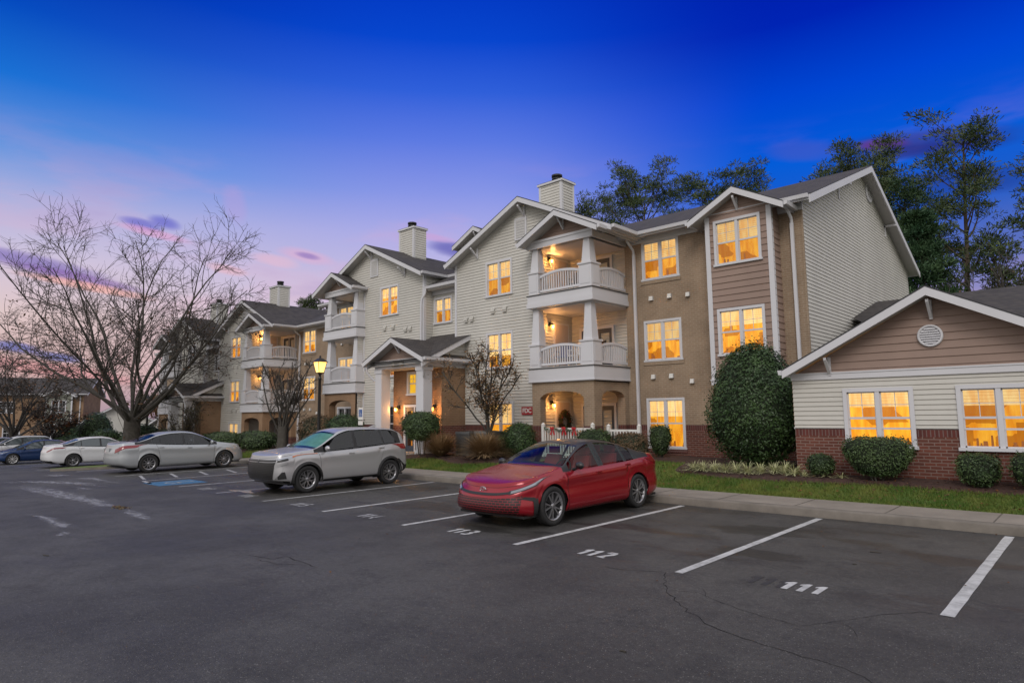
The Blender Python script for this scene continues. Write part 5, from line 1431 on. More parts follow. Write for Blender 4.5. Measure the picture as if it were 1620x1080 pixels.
# the red sedan
TOPR = [(-2.56, .93), (-2.45, 1.045), (-2.3, 1.085), (-2.02, 1.10), (-1.75, 1.17), (-1.25, 1.335), (-.85, 1.415), (-.3, 1.445), (.1, 1.425), (.42, 1.34), (.8, 1.17), (1.12, 1.005), (1.5, .935), (1.9, .855), (2.15, .785), (2.3, .70), (2.4, .62)]
BELR = [(-2.56, .90), (-2.3, 1.00), (-1.8, 1.02), (-1.2, .985), (0, .94), (1.0, .905), (1.5, .865), (1.95, .78), (2.2, .70), (2.4, .60)]
carR = Car(4.92, 1.84, 1.445, 2.825, .985, TOPR, BELR, R=.345, arch=.39, nexp=2.9, kn=.62, kt=.5, fr=[.915, .985, 1.0, .964, .982, .905])
cfgR = dict(cowl=1.16, wtop=.30, rtop=-1.18, rbase=-1.95, mirror=.72, mirmat=P_BLK, rim=.245, platez=.82,
  side=[((.86, -.12), (.50, -.12)), ((-.20, -1.02), (-.20, -1.02)), ((-1.06, -1.48), (-1.06, -1.22))],
  doors=[(.98, -.16, .98, -.16), (-.16, -.98, -.16, -1.22)],
  patches=[('bonnet_gap', 'one', ((0, 5.12), (Q_ := 1.05, 5.12), (Q_, 5.2), (0, 5.2)), M_SEAM, .002, 12),
           ('grille_slot', 'one', ((0, 3.90), (.46, 4.0), (.46, 4.34), (0, 4.30)), M_TRIM, .006, 8),
           ('headlight_surround', 'pair', ((.40, 3.86), (1.04, 4.30), (1.12, 4.92), (.40, 4.42)), M_TRIM, .006, 10), ('headlight', 'pair', ((.44, 3.98), (1.04, 4.42), (1.09, 4.84), (.44, 4.34)), M_HEAD, .0085, 10),
           ('daylight_lamp', 'pair', ((.62, 4.26), (1.04, 4.56), (1.06, 4.74), (.62, 4.34)), M_HEADB, .0105, 10),
           ('door_crease', 'pair', ((1.30, 1.15), (1.62, 1.5), (1.62, 1.62), (1.30, 1.25)), P_RED, .012, 12),
           ('grille', 'one', ((0, .25), (.56, .25), (.70, 3.30), (0, 3.45)), M_GRR, .004, 10),
           ('lower_lip', 'one', ((0, .02), (.74, .02), (.74, .3), (0, .3)), P_RED, .012, 10),
           ('air_curtain', 'pair', ((.90, .9), (.965, .9), (.985, 2.7), (.90, 2.7)), M_TRIM, .006, 6), ('air_curtain_top', 'pair', ((.66, 2.9), (.90, 2.45), (.985, 2.7), (.74, 3.12)), M_TRIM, .006, 6),
           ('side_skirt_edge', 'pair', ((1.36, .28), (1.66, .28), (1.66, .5), (1.36, .5)), M_CHR if False else P_RED, .008, 10),
           ('tail_light', 'pair', ((2.0, 4.1), (2.75, 4.0), (2.75, 4.8), (1.93, 4.75)), M_TAIL, .006, 10)],
  badge=oval_badge)
build_car(carR, (-8.28, 10.52, 0), -pi/2, 'red sedan with a black roof in the nearest taken stall, number 113', 'car', P_RED, P_BLK, M_CARGLASS, 'double5', M_RIM, M_SEATR, False, cfgR)

# the silver crossover
TOPS = [(-2.12, 1.00), (-2.06, 1.18), (-1.96, 1.36), (-1.80, 1.53), (-1.62, 1.60), (-1.1, 1.638), (-.5, 1.65), (0, 1.635), (.3, 1.57), (.7, 1.37), (1.05, 1.18), (1.25, 1.115), (1.6, 1.085), (1.95, 1.04), (2.15, .99), (2.26, .93)]
BELS = [(-2.12, 1.00), (-1.9, 1.16), (-1.2, 1.13), (0, 1.06), (1.0, 1.02), (1.6, 1.0), (2.0, .95), (2.26, .90)]
carS = Car(4.36, 1.81, 1.65, 2.67, .90, TOPS, BELS, R=.35, arch=.40, tumble=.27, sill=.27, kn=.40, kt=.32, nexp=3.4, wshift=.12, rshift=.06,
           nose=(-.14, -.03, 0, 0, -.01, -.04, -.05, -.05, -.05, -.05), tail=(.10, .02, 0, .01, .03, .05, .05, .05, .05, .05))
cfgS = dict(cowl=1.22, wtop=.36, rtop=-1.70, rbase=-2.03, mirror=.80, rim=.232, platez=.80, cladding=True, darkrear=True,
  side=[((.88, -.14), (.44, -.14)), ((-.24, -1.14), (-.24, -1.08)), ((-1.18, -1.64), (-1.12, -1.44))],
  doors=[(.90, -.18, 1.0, -.18), (-.18, -.95, -.18, -1.20)],
  patches=[('bonnet_gap', 'one', ((0, 5.05), (1.1, 5.12), (1.1, 5.2), (0, 5.14)), M_SEAM, .002, 12),
           ('grille', 'one', ((0, .9), (.40, 1.0), (.56, 4.62), (0, 4.74)), M_GRB, .006, 10),
           ('grille_bar', 'one', ((0, 4.50), (.62, 4.40), (.62, 4.52), (0, 4.62)), M_RIM, .014, 10),
           ('grille_bar', 'one', ((0, 3.95), (.60, 3.92), (.60, 4.04), (0, 4.07)), M_RIM, .014, 10),
           ('grille_blade', 'pair', ((.50, 2.95), (.94, 3.35), (.96, 3.80), (.52, 3.62)), P_SILV, .020, 8),
           ('front_shield', 'pair', ((.46, 1.0), (.80, 2.3), (.84, 2.9), (.56, 3.75)), M_CHR if False else P_SILV, .014, 6),
           ('headlight', 'pair', ((.60, 4.05), (1.22, 4.40), (1.22, 4.86), (.60, 4.74)), M_HEADB, .007, 8),
           ('headlight_bezel', 'pair', ((.60, 3.85), (.98, 4.0), (.98, 4.45), (.60, 4.30)), M_TRIM, .009, 8),
           ('turn_signal', 'pair', ((1.02, 4.38), (1.22, 4.46), (1.22, 4.78), (1.02, 4.76)), M_AMB, .0095, 6),
           ('fog_lamp', 'pair', ((.62, 1.15), (.95, 1.3), (.90, 2.3), (.62, 2.2)), M_TRIM, .008, 6),
           ('skid_plate', 'one', ((0, .1), (.78, .1), (.70, .75), (0, .75)), M_RIM, .010, 8),
           ('side_sill_trim', 'pair', ((1.22, .05), (1.80, .05), (1.80, .7), (1.22, .7)), M_TRIM, .008, 12),
           ('front_bumper_trim', 'pair', ((.78, .0), (1.14, .0), (1.14, .8), (.78, .8)), M_TRIM, .007, 6),
           ('rear_bumper_trim', 'pair', ((1.90, .0), (2.95, .0), (2.95, 1.6), (1.96, 1.6)), M_TRIM, .007, 10),
           ('tail_light', 'pair', ((1.98, 3.75), (2.55, 3.85), (2.55, 4.7), (1.90, 4.85)), M_TAIL, .007, 10)],
  badge=diamond_badge)
sR = build_car(carS, (-16.42, 10.30, 0), -pi/2+.02, 'silver crossover with black wheel arches and a green sunshade behind its windscreen', 'car', P_SILV, P_SILV, M_TINTGLASS, 'y', M_RIM, M_SEATG, True, cfgS)
b_ = MB(); b_.hexa([(-1.45, -.018, 1.63), (-1.2, -.018, 1.63), (-1.2, .018, 1.63), (-1.45, .018, 1.63)], [(-1.45, -.004, 1.70), (-1.38, -.004, 1.70), (-1.38, .004, 1.70), (-1.45, .004, 1.70)], P_SILV)
b_.build('roof_antenna', sR)

# silver sedan seen from its right side, nose to the kerb
TOPC = [(-2.47, .88), (-2.40, 1.04), (-2.2, 1.10), (-1.9, 1.12), (-1.6, 1.20), (-1.1, 1.38), (-.6, 1.46), (-.1, 1.475), (.3, 1.44), (.65, 1.32), (1.0, 1.13), (1.25, 1.02), (1.7, .955), (2.1, .86), (2.3, .76), (2.4, .66)]
BELC = [(-2.47, .86), (-2.2, 1.02), (-1.6, 1.03), (-.8, .99), (0, .95), (1.0, .92), (1.6, .88), (2.1, .79), (2.4, .64)]
carC = Car(4.85, 1.82, 1.47, 2.775, .96, TOPC, BELC, R=.33, arch=.375, nexp=2.9, kn=.55, kt=.45)
cfgC = dict(cowl=1.22, wtop=.48, rtop=-1.12, rbase=-1.85, mirror=.80, rim=.215, platez=.84, blackpillar=True,
  side=[((.95, -.10), (.58, -.10)), ((-.18, -.98), (-.18, -.98)), ((-1.02, -1.42), (-1.02, -1.18))],
  doors=[(.95, -.13, .98, -.13), (-.13, -.98, -.13, -1.15)],
  patches=[('headlight', 'pair', ((.42, 3.7), (1.12, 4.3), (1.16, 4.86), (.42, 4.45)), M_HEADB, .007, 10),
           ('grille', 'one', ((0, .6), (.5, .6), (.5, 3.3), (0, 3.5)), M_GRB, .006, 8),
           ('boot_gap', 'pair', ((2.42, 3.2), (2.44, 3.2), (2.44, 5.1), (2.42, 5.1)), M_SEAM, .003, 2),
           ('tail_light', 'pair', ((1.95, 4.1), (2.62, 3.6), (2.62, 4.7), (1.84, 4.9)), M_TAIL, .008, 12)])
build_car(carC, (-26.95, 10.02, 0), pi/2+.02, 'silver sedan with red tail lamps, its nose to the kerb beside the accessible bay', 'car', P_SILV2, P_SILV2, M_TINTGLASS, 'ten', M_RIM, M_SEATG, False, cfgC)
# white sedan
TOPJ = [(-2.42, .90), (-2.35, 1.05), (-2.1, 1.10), (-1.85, 1.13), (-1.5, 1.24), (-1.0, 1.40), (-.5, 1.455), (0, 1.46), (.35, 1.41), (.7, 1.27), (1.05, 1.08), (1.25, 1.0), (1.7, .93), (2.05, .84), (2.25, .72)]
carJ = Car(4.70, 1.80, 1.46, 2.68, .90, TOPJ, [(a*.97, b) for a, b in BELC], R=.33, arch=.375, nexp=3.2)
cfgJ = dict(cowl=1.2, wtop=.45, rtop=-1.1, rbase=-1.8, mirror=.8, rim=.215, platez=.6, far=True,
  side=[((.93, -.10), (.56, -.10)), ((-.18, -.98), (-.18, -.98)), ((-1.02, -1.40), (-1.02, -1.18))],
  doors=[(.95, -.13, .98, -.13), (-.13, -.98, -.13, -1.15)],
  patches=[('tail_light', 'pair', ((1.94, 4.25), (2.66, 3.95), (2.66, 4.55), (1.88, 4.72)), M_TAIL, .008, 12), ('rear_diffuser', 'one', ((2.99, .3), (2.2, .2), (2.2, 1.0), (2.99, 1.1)), M_TRIM, .008, 10),
           ('headlight', 'pair', ((.42, 3.9), (1.12, 4.3), (1.12, 4.8), (.42, 4.5)), M_HEADB, .007, 8)])
M_FGLASS = mat('opaque_far_glass', (.05, .065, .07), .05, spec=.8, coat=.6)
build_car(carJ, (-39.1, 10.55, lot(-39.1)), pi/2, 'white sedan seen from its rear corner between the silver sedan and the blue car', 'car', P_WHT, P_WHT, M_FGLASS, 'double5', M_RIM, None, False, cfgJ)
# blue sedan
TOPT = [(-2.32, .92), (-2.25, 1.08), (-2.0, 1.13), (-1.5, 1.27), (-1.0, 1.385), (-.4, 1.44), (.0, 1.44), (.4, 1.38), (.8, 1.22), (1.2, 1.02), (1.4, .94), (1.8, .85), (2.1, .75), (2.3, .62)]
carT = Car(4.69, 1.85, 1.44, 2.875, .84, TOPT, [(-2.32, .9), (-2.0, 1.0), (-1, .96), (0, .92), (1.2, .86), (1.7, .80), (2.1, .72), (2.3, .6)], R=.335, arch=.375, nexp=2.7)
cfgT = dict(cowl=1.35, wtop=.4, rtop=-1.0, rbase=-1.95, mirror=.85, rim=.235, platez=.6, far=True,
  side=[((.98, -.10), (.58, -.10)), ((-.18, -1.2), (-.18, -1.05))], doors=[(.98, -.13, 1.0, -.13), (-.13, -1.0, -.13, -1.2)],
  patches=[('headlight', 'pair', ((.55, 4.2), (1.15, 4.5), (1.15, 4.85), (.6, 4.6)), M_HEADB, .007, 8), ('tail_light', 'pair', ((1.9, 4.3), (2.6, 4.0), (2.6, 4.6), (1.9, 4.7)), M_TAIL, .007, 8)])
build_car(carT, (-50.1, 10.15, lot(-50)), -pi/2, 'dark blue sedan with pale wheels, its nose toward the lane', 'car', P_BLUE, P_BLUE, M_FGLASS, 'nine', mat('pale_alloy', (.55, .55, .56), .3, metal=.5), None, False, cfgT)
# pale cars beyond it
cfgH = dict(cfgT); cfgH['_w'] = None
build_car(carS, (-57.2, 10.3, lot(-57)-.05), -pi/2, 'white compact car standing just beyond the dark blue sedan', 'car', P_WHT, P_WHT, M_FGLASS, 'ten', M_RIM, None, False, dict(cfgS, far=True, badge=None, _w=None, cladding=False, cowl=1.22, patches=cfgS['patches'][4:5]))
build_car(carC, (-63.0, 10.0, lot(-63)), -pi/2, 'pale grey sedan, the farthest car in the row', 'car', P_SILV2, P_SILV2, M_FGLASS, 'ten', M_RIM, None, False, dict(cfgC, far=True, _w=None))
# ------------------------------------------------------------------ vegetation
def leafmat(name, a, b, rough=.6, trans=.25, sc=2.0):
    m = bpy.data.materials.new(name); m.use_nodes = True
    t = NT(m.node_tree); bs = t.n['Principled BSDF']; bs.inputs['Roughness'].default_value = rough; bs.inputs['Specular IOR Level'].default_value = .35
    pos = t.node('ShaderNodeNewGeometry').outputs['Position']
    n1 = t.noise(pos, sc, 3, .6); n2 = t.noise(pos, 40, 1, .5)
    c = t.mix(t.smooth(t.math('ADD', t.math('MULTIPLY', n1, .6), t.math('MULTIPLY', n2, .4)), .38, .62), a, b)
    t.l.new(c, bs.inputs['Base Color']); MATS[name] = m; return m
L_HOLLY = leafmat('holly_leaf', (.019, .043, .014), (.054, .101, .030), .45)
L_BOX = leafmat('clipped_leaf', (.024, .049, .016), (.068, .108, .035), .5)
L_RUST = leafmat('bronze_leaf', (.063, .049, .025), (.140, .084, .042), .6)
L_DEAD = leafmat('dead_leaf', (.065, .034, .018), (.143, .072, .034), .8)
L_OLIVE = leafmat('olive_leaf', (.056, .061, .026), (.136, .104, .048), .6)
L_RUSTY = leafmat('rusty_olive_leaf', (.12, .10, .045), (.30, .14, .055), .6, sc=3)
L_ORNG = leafmat('orange_leaf', (.12, .045, .015), (.20, .075, .022), .7)
L_PINE = leafmat('pine_needles', (.028, .054, .020), (.090, .120, .042), .6, sc=.5)
L_PINE2 = leafmat('dark_pine_needles', (.023, .065, .030), (.061, .110, .042), .6, sc=.5)
L_TAN = leafmat('dry_grass_blade', (.187, .116, .055), (.374, .253, .132), .8)
L_LIR = leafmat('variegated_blade', (.26, .29, .12), (.62, .60, .36), .6, sc=9)
L_GRASS = leafmat('grass_blade', (.060, .120, .014), (.155, .175, .034), .7, sc=1.6)
M_BARK = mat('bark', (.058, .052, .044), .9, var=.35, vscale=5, bump=.8, bscale=14)
M_BARKG = mat('grey_brown_twig_bark', (.070, .062, .056), .9, var=.25, vscale=3)
M_BARKP = mat('pine_bark', (.085, .062, .045), .9, var=.35, vscale=4, bump=.6, bscale=10)
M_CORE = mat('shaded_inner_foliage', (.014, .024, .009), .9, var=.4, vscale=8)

def leaf(mb_, p, n, size, mat_, asp=.5, rnd=random):
    n = (n+Vector((rnd.gauss(0, .45), rnd.gauss(0, .45), rnd.gauss(0, .45)))).normalized()
    a = n.orthogonal().normalized(); a.rotate(Matrix.Rotation(rnd.uniform(0, 6.28), 3, n)); b = n.cross(a)
    s = size*rnd.uniform(.7, 1.3)
    mb_.face([tuple(p-a*s*.5), tuple(p+b*s*asp*.5), tuple(p+a*s*.5), tuple(p-b*s*asp*.5)], mat_)
def branch(mb_, p, d, L, r0, r1, n, wob, up, rnd, mat_, sides=5):
    """curving limb; returns its points, directions and radii"""
    pts, rad, dirs = [p.copy()], [r0], [d.copy()]; d = d.copy()
    for k in range(n):
        d = (d+Vector((rnd.gauss(0, wob), rnd.gauss(0, wob), rnd.gauss(0, wob)+up))).normalized()
        p = p+d*(L/n); f = (k+1)/n
        pts.append(p.copy()); rad.append(r0+(r1-r0)*f**.85); dirs.append(d.copy())
    mb_.path(pts, rad, mat_, sides)
    return pts, dirs, rad
def side_dir(d, ang, rnd):
    a = d.orthogonal().normalized(); a.rotate(Matrix.Rotation(rnd.uniform(0, 6.28), 3, d))
    return (d*cos(ang)+a*sin(ang)).normalized()

def bare_tree(name, loc, label, cat, trunk_h, trunk_r, limbs, seed, L1=(9, 13), nsec=11, nter=6, ntw=3, leafm=None, nleaf=0, lsize=.09, group=None, sec_len=.42, up=(.05, .03, .0), leaf_low=True, bark=None, tw_r=.012):
    rnd = random.Random(seed)
    root = empty(name, loc, label, cat, group)
    bark = bark or M_BARK
    tm, bm_, lf = MB(), MB(), MB()
    base = Vector((0, 0, -.25))
    rows = []
    for k in range(7):
        f = k/6; z = -.25+(trunk_h+.3)*f; r = trunk_r*(1.0+.45*(1-f)**4)*(1-.10*f)
        rows.append([((r*(1+.10*sin(3*a+seed)))*cos(a), (r*(1+.10*sin(3*a+seed)))*sin(a), z) for a in [2*pi*j/14 for j in range(14)]])
    tm.grid(rows, bark, True, True)
    tips = []
    for (az, inc, L, rr, z0) in limbs:
        a, i_ = radians(az), radians(inc)
        d = Vector((cos(a)*sin(i_), sin(a)*sin(i_), cos(i_)))
        p = Vector((cos(a)*trunk_r*.35, sin(a)*trunk_r*.35, trunk_h*z0))
        P, D, Rr = branch(tm, p, d, L, rr, .022, 9, .10, up[0], rnd, bark, 8)
        for k in range(nsec):
            t = rnd.uniform(.22, .98)*9; j = int(t); q = P[j].lerp(P[min(j+1, 9)], t-j)
            l2 = L*sec_len*rnd.uniform(.55, 1.0)*(1.12-.55*t/9)
            r2 = min(Rr[j]*.5, .05)
            P2, D2, R2 = branch(bm_, q, side_dir(D[j], radians(rnd.uniform(28, 58)), rnd), l2, r2, .012, 6, .10, up[1], rnd, bark, 4)
            for k2 in range(nter):
                t2 = rnd.uniform(.2, 1.0)*6; j2 = min(5, int(t2)); q2 = P2[j2].lerp(P2[j2+1], t2-j2)
                l3 = l2*rnd.uniform(.28, .5)
                P3, D3, R3 = branch(bm_, q2, side_dir(D2[j2], radians(rnd.uniform(28, 60)), rnd), l3, tw_r*1.5, tw_r*.7, 4, .13, up[2], rnd, M_BARKG, 3)
                for k3 in range(ntw):
                    j3 = rnd.randint(1, 4)
                    P4, D4, R4 = branch(bm_, P3[j3], side_dir(D3[j3], radians(rnd.uniform(25, 60)), rnd), l3*rnd.uniform(.3, .6), tw_r*.8, tw_r*.45, 2, .12, up[2], rnd, M_BARKG, 3)
                    tips.append(P4[-1])
                tips.append(P3[-1])
    if leafm and nleaf:
        zs = sorted(t.z for t in tips); zc = zs[int(len(zs)*.55)]
        pool = [t for t in tips if t.z < zc] if leaf_low else tips
        for k in range(nleaf):
            t = rnd.choice(pool); leaf(lf, t+Vector((rnd.gauss(0, .12), rnd.gauss(0, .12), rnd.gauss(0, .12))), Vector((0, 0, 1)), lsize, leafm, .6, rnd)
    tm.build('trunk', root); bm_.build('branches', root); lf.build('leaves', root)
    return root

def pos_at(px, Y):
    d = _f + _r2*((px-810)/1020.4); return d.x/d.y*Y
rl = random.Random(3)
limbs = []
for az, inc, L in ((200, 66, 12.5), (178, 50, 12.0), (215, 40, 12.5), (20, 62, 9.6), (355, 50, 9.8), (35, 34, 9.8), (195, 20, 12.5), (30, 12, 11.6), (270, 35, 11.5), (90, 40, 10.5), (300, 54, 10.5), (245, 58, 10.5), (60, 54, 8.8), (130, 54, 10.5), (330, 22, 10.8), (160, 30, 12.5)):
    limbs.append((az+rl.uniform(-8, 8), inc, L*1.08, rl.uniform(.085, .15), rl.uniform(.68, 1.0)))
TX = -45.2; TY = 13.9
bare_tree('bare_tree', (TX, TY, lawn(TX, TY)), 'big spreading bare tree with a thick dark trunk, behind the white and silver sedans', 'tree', 2.7, .50, limbs, 11,
          nsec=16, nter=6, ntw=4, leafm=L_DEAD, nleaf=2400, lsize=.15, up=(.035, .035, .01), tw_r=.0115)
def crape(x, y, seed, label, nstem, h, leafm, nleaf, lsize, inc0=6, inc1=26, nsec=8, nter=5, ntw=3, r=.05, z0=.35, trunk=(.35, .11)):
    rr = random.Random(seed); lim = [(rr.uniform(0, 360), rr.uniform(inc0, inc1), h*rr.uniform(.72, 1.0), r*rr.uniform(.8, 1.2), rr.uniform(.5, 1)) for _ in range(nstem)]
    return bare_tree('small_tree', (x, y, lawn(x, y)), label, 'tree', trunk[0], trunk[1], lim, seed, nsec=nsec, nter=nter, ntw=ntw, leafm=leafm, nleaf=nleaf, lsize=lsize, sec_len=.30, up=(.02, .03, .02), leaf_low=False, bark=M_BARK, tw_r=.007)
crape(-16.3, 16.5, 5, 'small multi-stemmed tree with sparse olive leaves, before the cream wall by the red sign', 9, 3.15, L_RUSTY, 4200, .08, 5, 30, 9, 6, 3, .028, trunk=(.95, .10))
crape(-29.3, 15.6, 8, 'bare vase-shaped small tree with a thick clustered trunk, left of the lit street lamp', 12, 3.8, L_DEAD, 200, .07, 2, 17, 9, 7, 3, .05, trunk=(1.1, .24))
crape(-43.6, 16.3, 9, 'rounded small tree with thin yellowish twigs beside the far porch', 12, 3.2, L_OLIVE, 1500, .11, 10, 42, 8, 6, 3, .05)
for (x, y, s, lab, lm, n, h) in ((-64, 13.5, 21, 'small tree holding orange leaves in front of the brick house', L_ORNG, 1500, 4.2), (-61.5, 10.8, 22, 'thin reddish bare tree in front of the brick house at the left edge', L_DEAD, 900, 8.0), (-66, 8.5, 23, 'tallest reddish bare tree at the left edge of the lot', L_DEAD, 900, 10.0)):
    rr = random.Random(s); lim = [(rr.uniform(0, 360), rr.uniform(8, 55), h*rr.uniform(.6, .85), .10, rr.uniform(.6, 1)) for _ in range(12)]
    bare_tree('bare_tree' if h > 5 else 'small_tree', (x, y, lot(x)), lab, 'tree', h*.22, .16, lim, s, nsec=9, nter=6, ntw=3, leafm=lm, nleaf=n, lsize=.20, up=(.02, .02, .0), leaf_low=False, tw_r=.016, bark=M_BARKG)

def shrub(name, x, y, rx, ry, h, label, leafm, n, size=.06, p=2.6, egg=0.0, z0=None, stem=0.0, seed=1, cat='shrub', group=None, lump=.15, lift=.12, taper=0.0):
    rnd = random.Random(seed*7+3)
    zg = lawn(x, y)+.03 if z0 is None else z0
    root = empty(name, (x, y, zg), label, cat, group)
    def shape(d, k=1.0):
        q = (abs(d.x)**p+abs(d.y)**p+abs(d.z)**p)**(-1/p)
        v = d*q*k; z = (v.z+1)/2
        f = 1-egg*max(0, z-.35)**1.5*1.6
        f *= 1-taper*max(0, .55-z)
        f *= 1+lump*mnoise.noise(Vector((v.x*2.2+seed, v.y*2.2, v.z*2.2)))*1.5+lump*.6*mnoise.noise(Vector((v.x*6+seed, v.y*6, v.z*6)))
        return Vector((v.x*rx*f, v.y*ry*f, lift+(h-lift)*z+lump*.4*mnoise.noise(Vector((v.x*4, v.y*4, seed)))))
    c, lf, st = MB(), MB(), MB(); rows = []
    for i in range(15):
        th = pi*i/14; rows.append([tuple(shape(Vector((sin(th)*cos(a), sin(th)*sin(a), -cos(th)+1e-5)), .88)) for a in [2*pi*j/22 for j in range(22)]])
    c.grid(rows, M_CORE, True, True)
    for k in range(n):
        d = Vector((rnd.gauss(0, 1), rnd.gauss(0, 1), rnd.gauss(0, 1))).normalized()
        kk = 1-abs(rnd.gauss(0, .06)) if rnd.random() > .08 else 1+rnd.uniform(0, .13)
        pp = shape(d, kk); leaf(lf, pp, Vector((d.x, d.y, d.z+.3)), size, leafm, .5, rnd)
    for k in range(5):
        a = rnd.uniform(0, 6.28); st.tube((cos(a)*rx*.12, sin(a)*ry*.12, -.1), (cos(a)*rx*.35, sin(a)*ry*.35, lift+.25*h), .022, .014, M_BARK, 5)
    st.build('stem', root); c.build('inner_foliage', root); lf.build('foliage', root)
    return root
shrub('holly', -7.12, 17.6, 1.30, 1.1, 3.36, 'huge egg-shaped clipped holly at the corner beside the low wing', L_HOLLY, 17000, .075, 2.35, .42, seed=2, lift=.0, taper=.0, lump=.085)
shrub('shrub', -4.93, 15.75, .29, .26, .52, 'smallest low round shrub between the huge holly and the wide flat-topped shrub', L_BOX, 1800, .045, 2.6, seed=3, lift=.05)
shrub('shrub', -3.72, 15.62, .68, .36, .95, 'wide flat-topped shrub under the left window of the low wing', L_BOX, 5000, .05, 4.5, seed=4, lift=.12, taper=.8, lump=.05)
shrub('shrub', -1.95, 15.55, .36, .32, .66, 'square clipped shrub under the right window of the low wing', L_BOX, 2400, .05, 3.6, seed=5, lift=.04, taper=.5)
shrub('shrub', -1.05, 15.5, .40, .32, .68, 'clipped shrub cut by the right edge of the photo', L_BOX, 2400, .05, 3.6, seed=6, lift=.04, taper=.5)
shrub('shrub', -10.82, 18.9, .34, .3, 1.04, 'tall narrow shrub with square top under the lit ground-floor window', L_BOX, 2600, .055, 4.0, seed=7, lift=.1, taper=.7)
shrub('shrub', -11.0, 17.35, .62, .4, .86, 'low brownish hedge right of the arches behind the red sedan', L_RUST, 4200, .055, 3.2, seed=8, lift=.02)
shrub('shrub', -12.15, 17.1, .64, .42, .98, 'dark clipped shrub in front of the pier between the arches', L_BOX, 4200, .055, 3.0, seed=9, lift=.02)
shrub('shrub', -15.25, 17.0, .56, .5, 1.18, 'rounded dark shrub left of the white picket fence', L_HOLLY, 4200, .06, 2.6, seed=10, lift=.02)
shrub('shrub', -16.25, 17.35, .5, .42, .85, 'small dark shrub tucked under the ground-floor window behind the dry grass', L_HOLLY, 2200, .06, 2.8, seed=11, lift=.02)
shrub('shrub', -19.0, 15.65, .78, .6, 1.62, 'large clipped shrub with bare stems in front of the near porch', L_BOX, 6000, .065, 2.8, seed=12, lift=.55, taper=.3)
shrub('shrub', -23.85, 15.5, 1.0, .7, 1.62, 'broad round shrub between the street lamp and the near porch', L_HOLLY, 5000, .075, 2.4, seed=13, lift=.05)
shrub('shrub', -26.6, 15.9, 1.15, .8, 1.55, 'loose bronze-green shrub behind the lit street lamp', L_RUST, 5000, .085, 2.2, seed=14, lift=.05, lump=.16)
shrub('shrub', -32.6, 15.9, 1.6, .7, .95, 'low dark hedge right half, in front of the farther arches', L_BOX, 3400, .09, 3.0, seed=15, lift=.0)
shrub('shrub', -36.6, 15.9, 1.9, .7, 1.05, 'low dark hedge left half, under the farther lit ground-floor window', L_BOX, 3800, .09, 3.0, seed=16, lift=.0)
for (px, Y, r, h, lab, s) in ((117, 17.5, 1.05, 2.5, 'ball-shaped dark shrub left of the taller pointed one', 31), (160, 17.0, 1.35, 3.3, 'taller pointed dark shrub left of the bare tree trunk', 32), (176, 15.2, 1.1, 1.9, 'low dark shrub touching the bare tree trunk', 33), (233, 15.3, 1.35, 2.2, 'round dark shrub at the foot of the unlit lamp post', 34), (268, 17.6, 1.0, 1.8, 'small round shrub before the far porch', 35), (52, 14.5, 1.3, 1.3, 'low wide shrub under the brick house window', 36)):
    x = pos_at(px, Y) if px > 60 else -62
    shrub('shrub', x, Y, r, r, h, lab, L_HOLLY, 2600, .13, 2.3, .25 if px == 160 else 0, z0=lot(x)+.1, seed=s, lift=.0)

def tuft(name, x, y, n, L, spread, mat_, label, cat, seed, group=None, w=.012, droop=.35, z0=None):
    rnd = random.Random(seed); zg = lawn(x, y)+.04 if z0 is None else z0
    b_ = MB()
    for k in range(n):
        a = rnd.uniform(0, 6.28); r = rnd.uniform(0, .10)*spread*2; l = L*rnd.uniform(.6, 1.1); o = rnd.uniform(.1, 1.0)*spread
        p0 = Vector((r*cos(a), r*sin(a), 0)); dr = Vector((cos(a), sin(a), 0)); t_ = Vector((-sin(a), cos(a), 0))
        th = rnd.uniform(.05, 1.15)*min(1.0, spread/L*1.6); P = [p0+dr*(l*(sin(th)*f+.22*f*f))+Vector((0, 0, max(.01, l*(cos(th)*f-droop*f*f*(.45+.5*sin(th)))))) for f in (0, .35, .65, .85, 1)]
        Wd = [w, w, w*.8, w*.5, .001]
        b_.grid([[tuple(q-t_*ww*.5), tuple(q+t_*ww*.5)] for q, ww in zip(P, Wd)], mat_, False)
    o = b_.build(name); o.location = (x, y, zg)
    return tag(o, label, cat, group)
tuft('ornamental_grass', -18.05, 15.75, 1500, 1.15, .62, L_TAN, 'dry tan fountain grass clump left of the condensers', 'grass clump', 41, w=.016, droop=.45)
tuft('ornamental_grass', -15.95, 15.95, 1900, 1.15, .80, L_TAN, 'wider dry tan fountain grass clump at the foot of the olive-leaved tree', 'grass clump', 42, w=.016, droop=.45)
tuft('ornamental_grass', -26.0, 15.2, 500, .95, .5, L_TAN, 'thin dry grass clump behind the silver crossover bonnet', 'grass clump', 43, w=.018, droop=.5)
k = 0; x = -8.05
while x < -4.3:
    y = 15.78+.06*sin(x*5)+(.0 if x < -5.3 else -.1)
    rr_ = random.Random(k+100); big = x < -5.4
    tuft('lily_turf', x, y, 110 if big else 50, .46 if big else .26, .32 if big else .2, L_LIR, 'striped yellow-green lily turf clump in the border below the huge holly', 'grass clump', 100+k, 'lily turf clumps along the bed', w=.014, droop=.75)
    x += rr_.uniform(.24, .32) if big else .38; k += 1
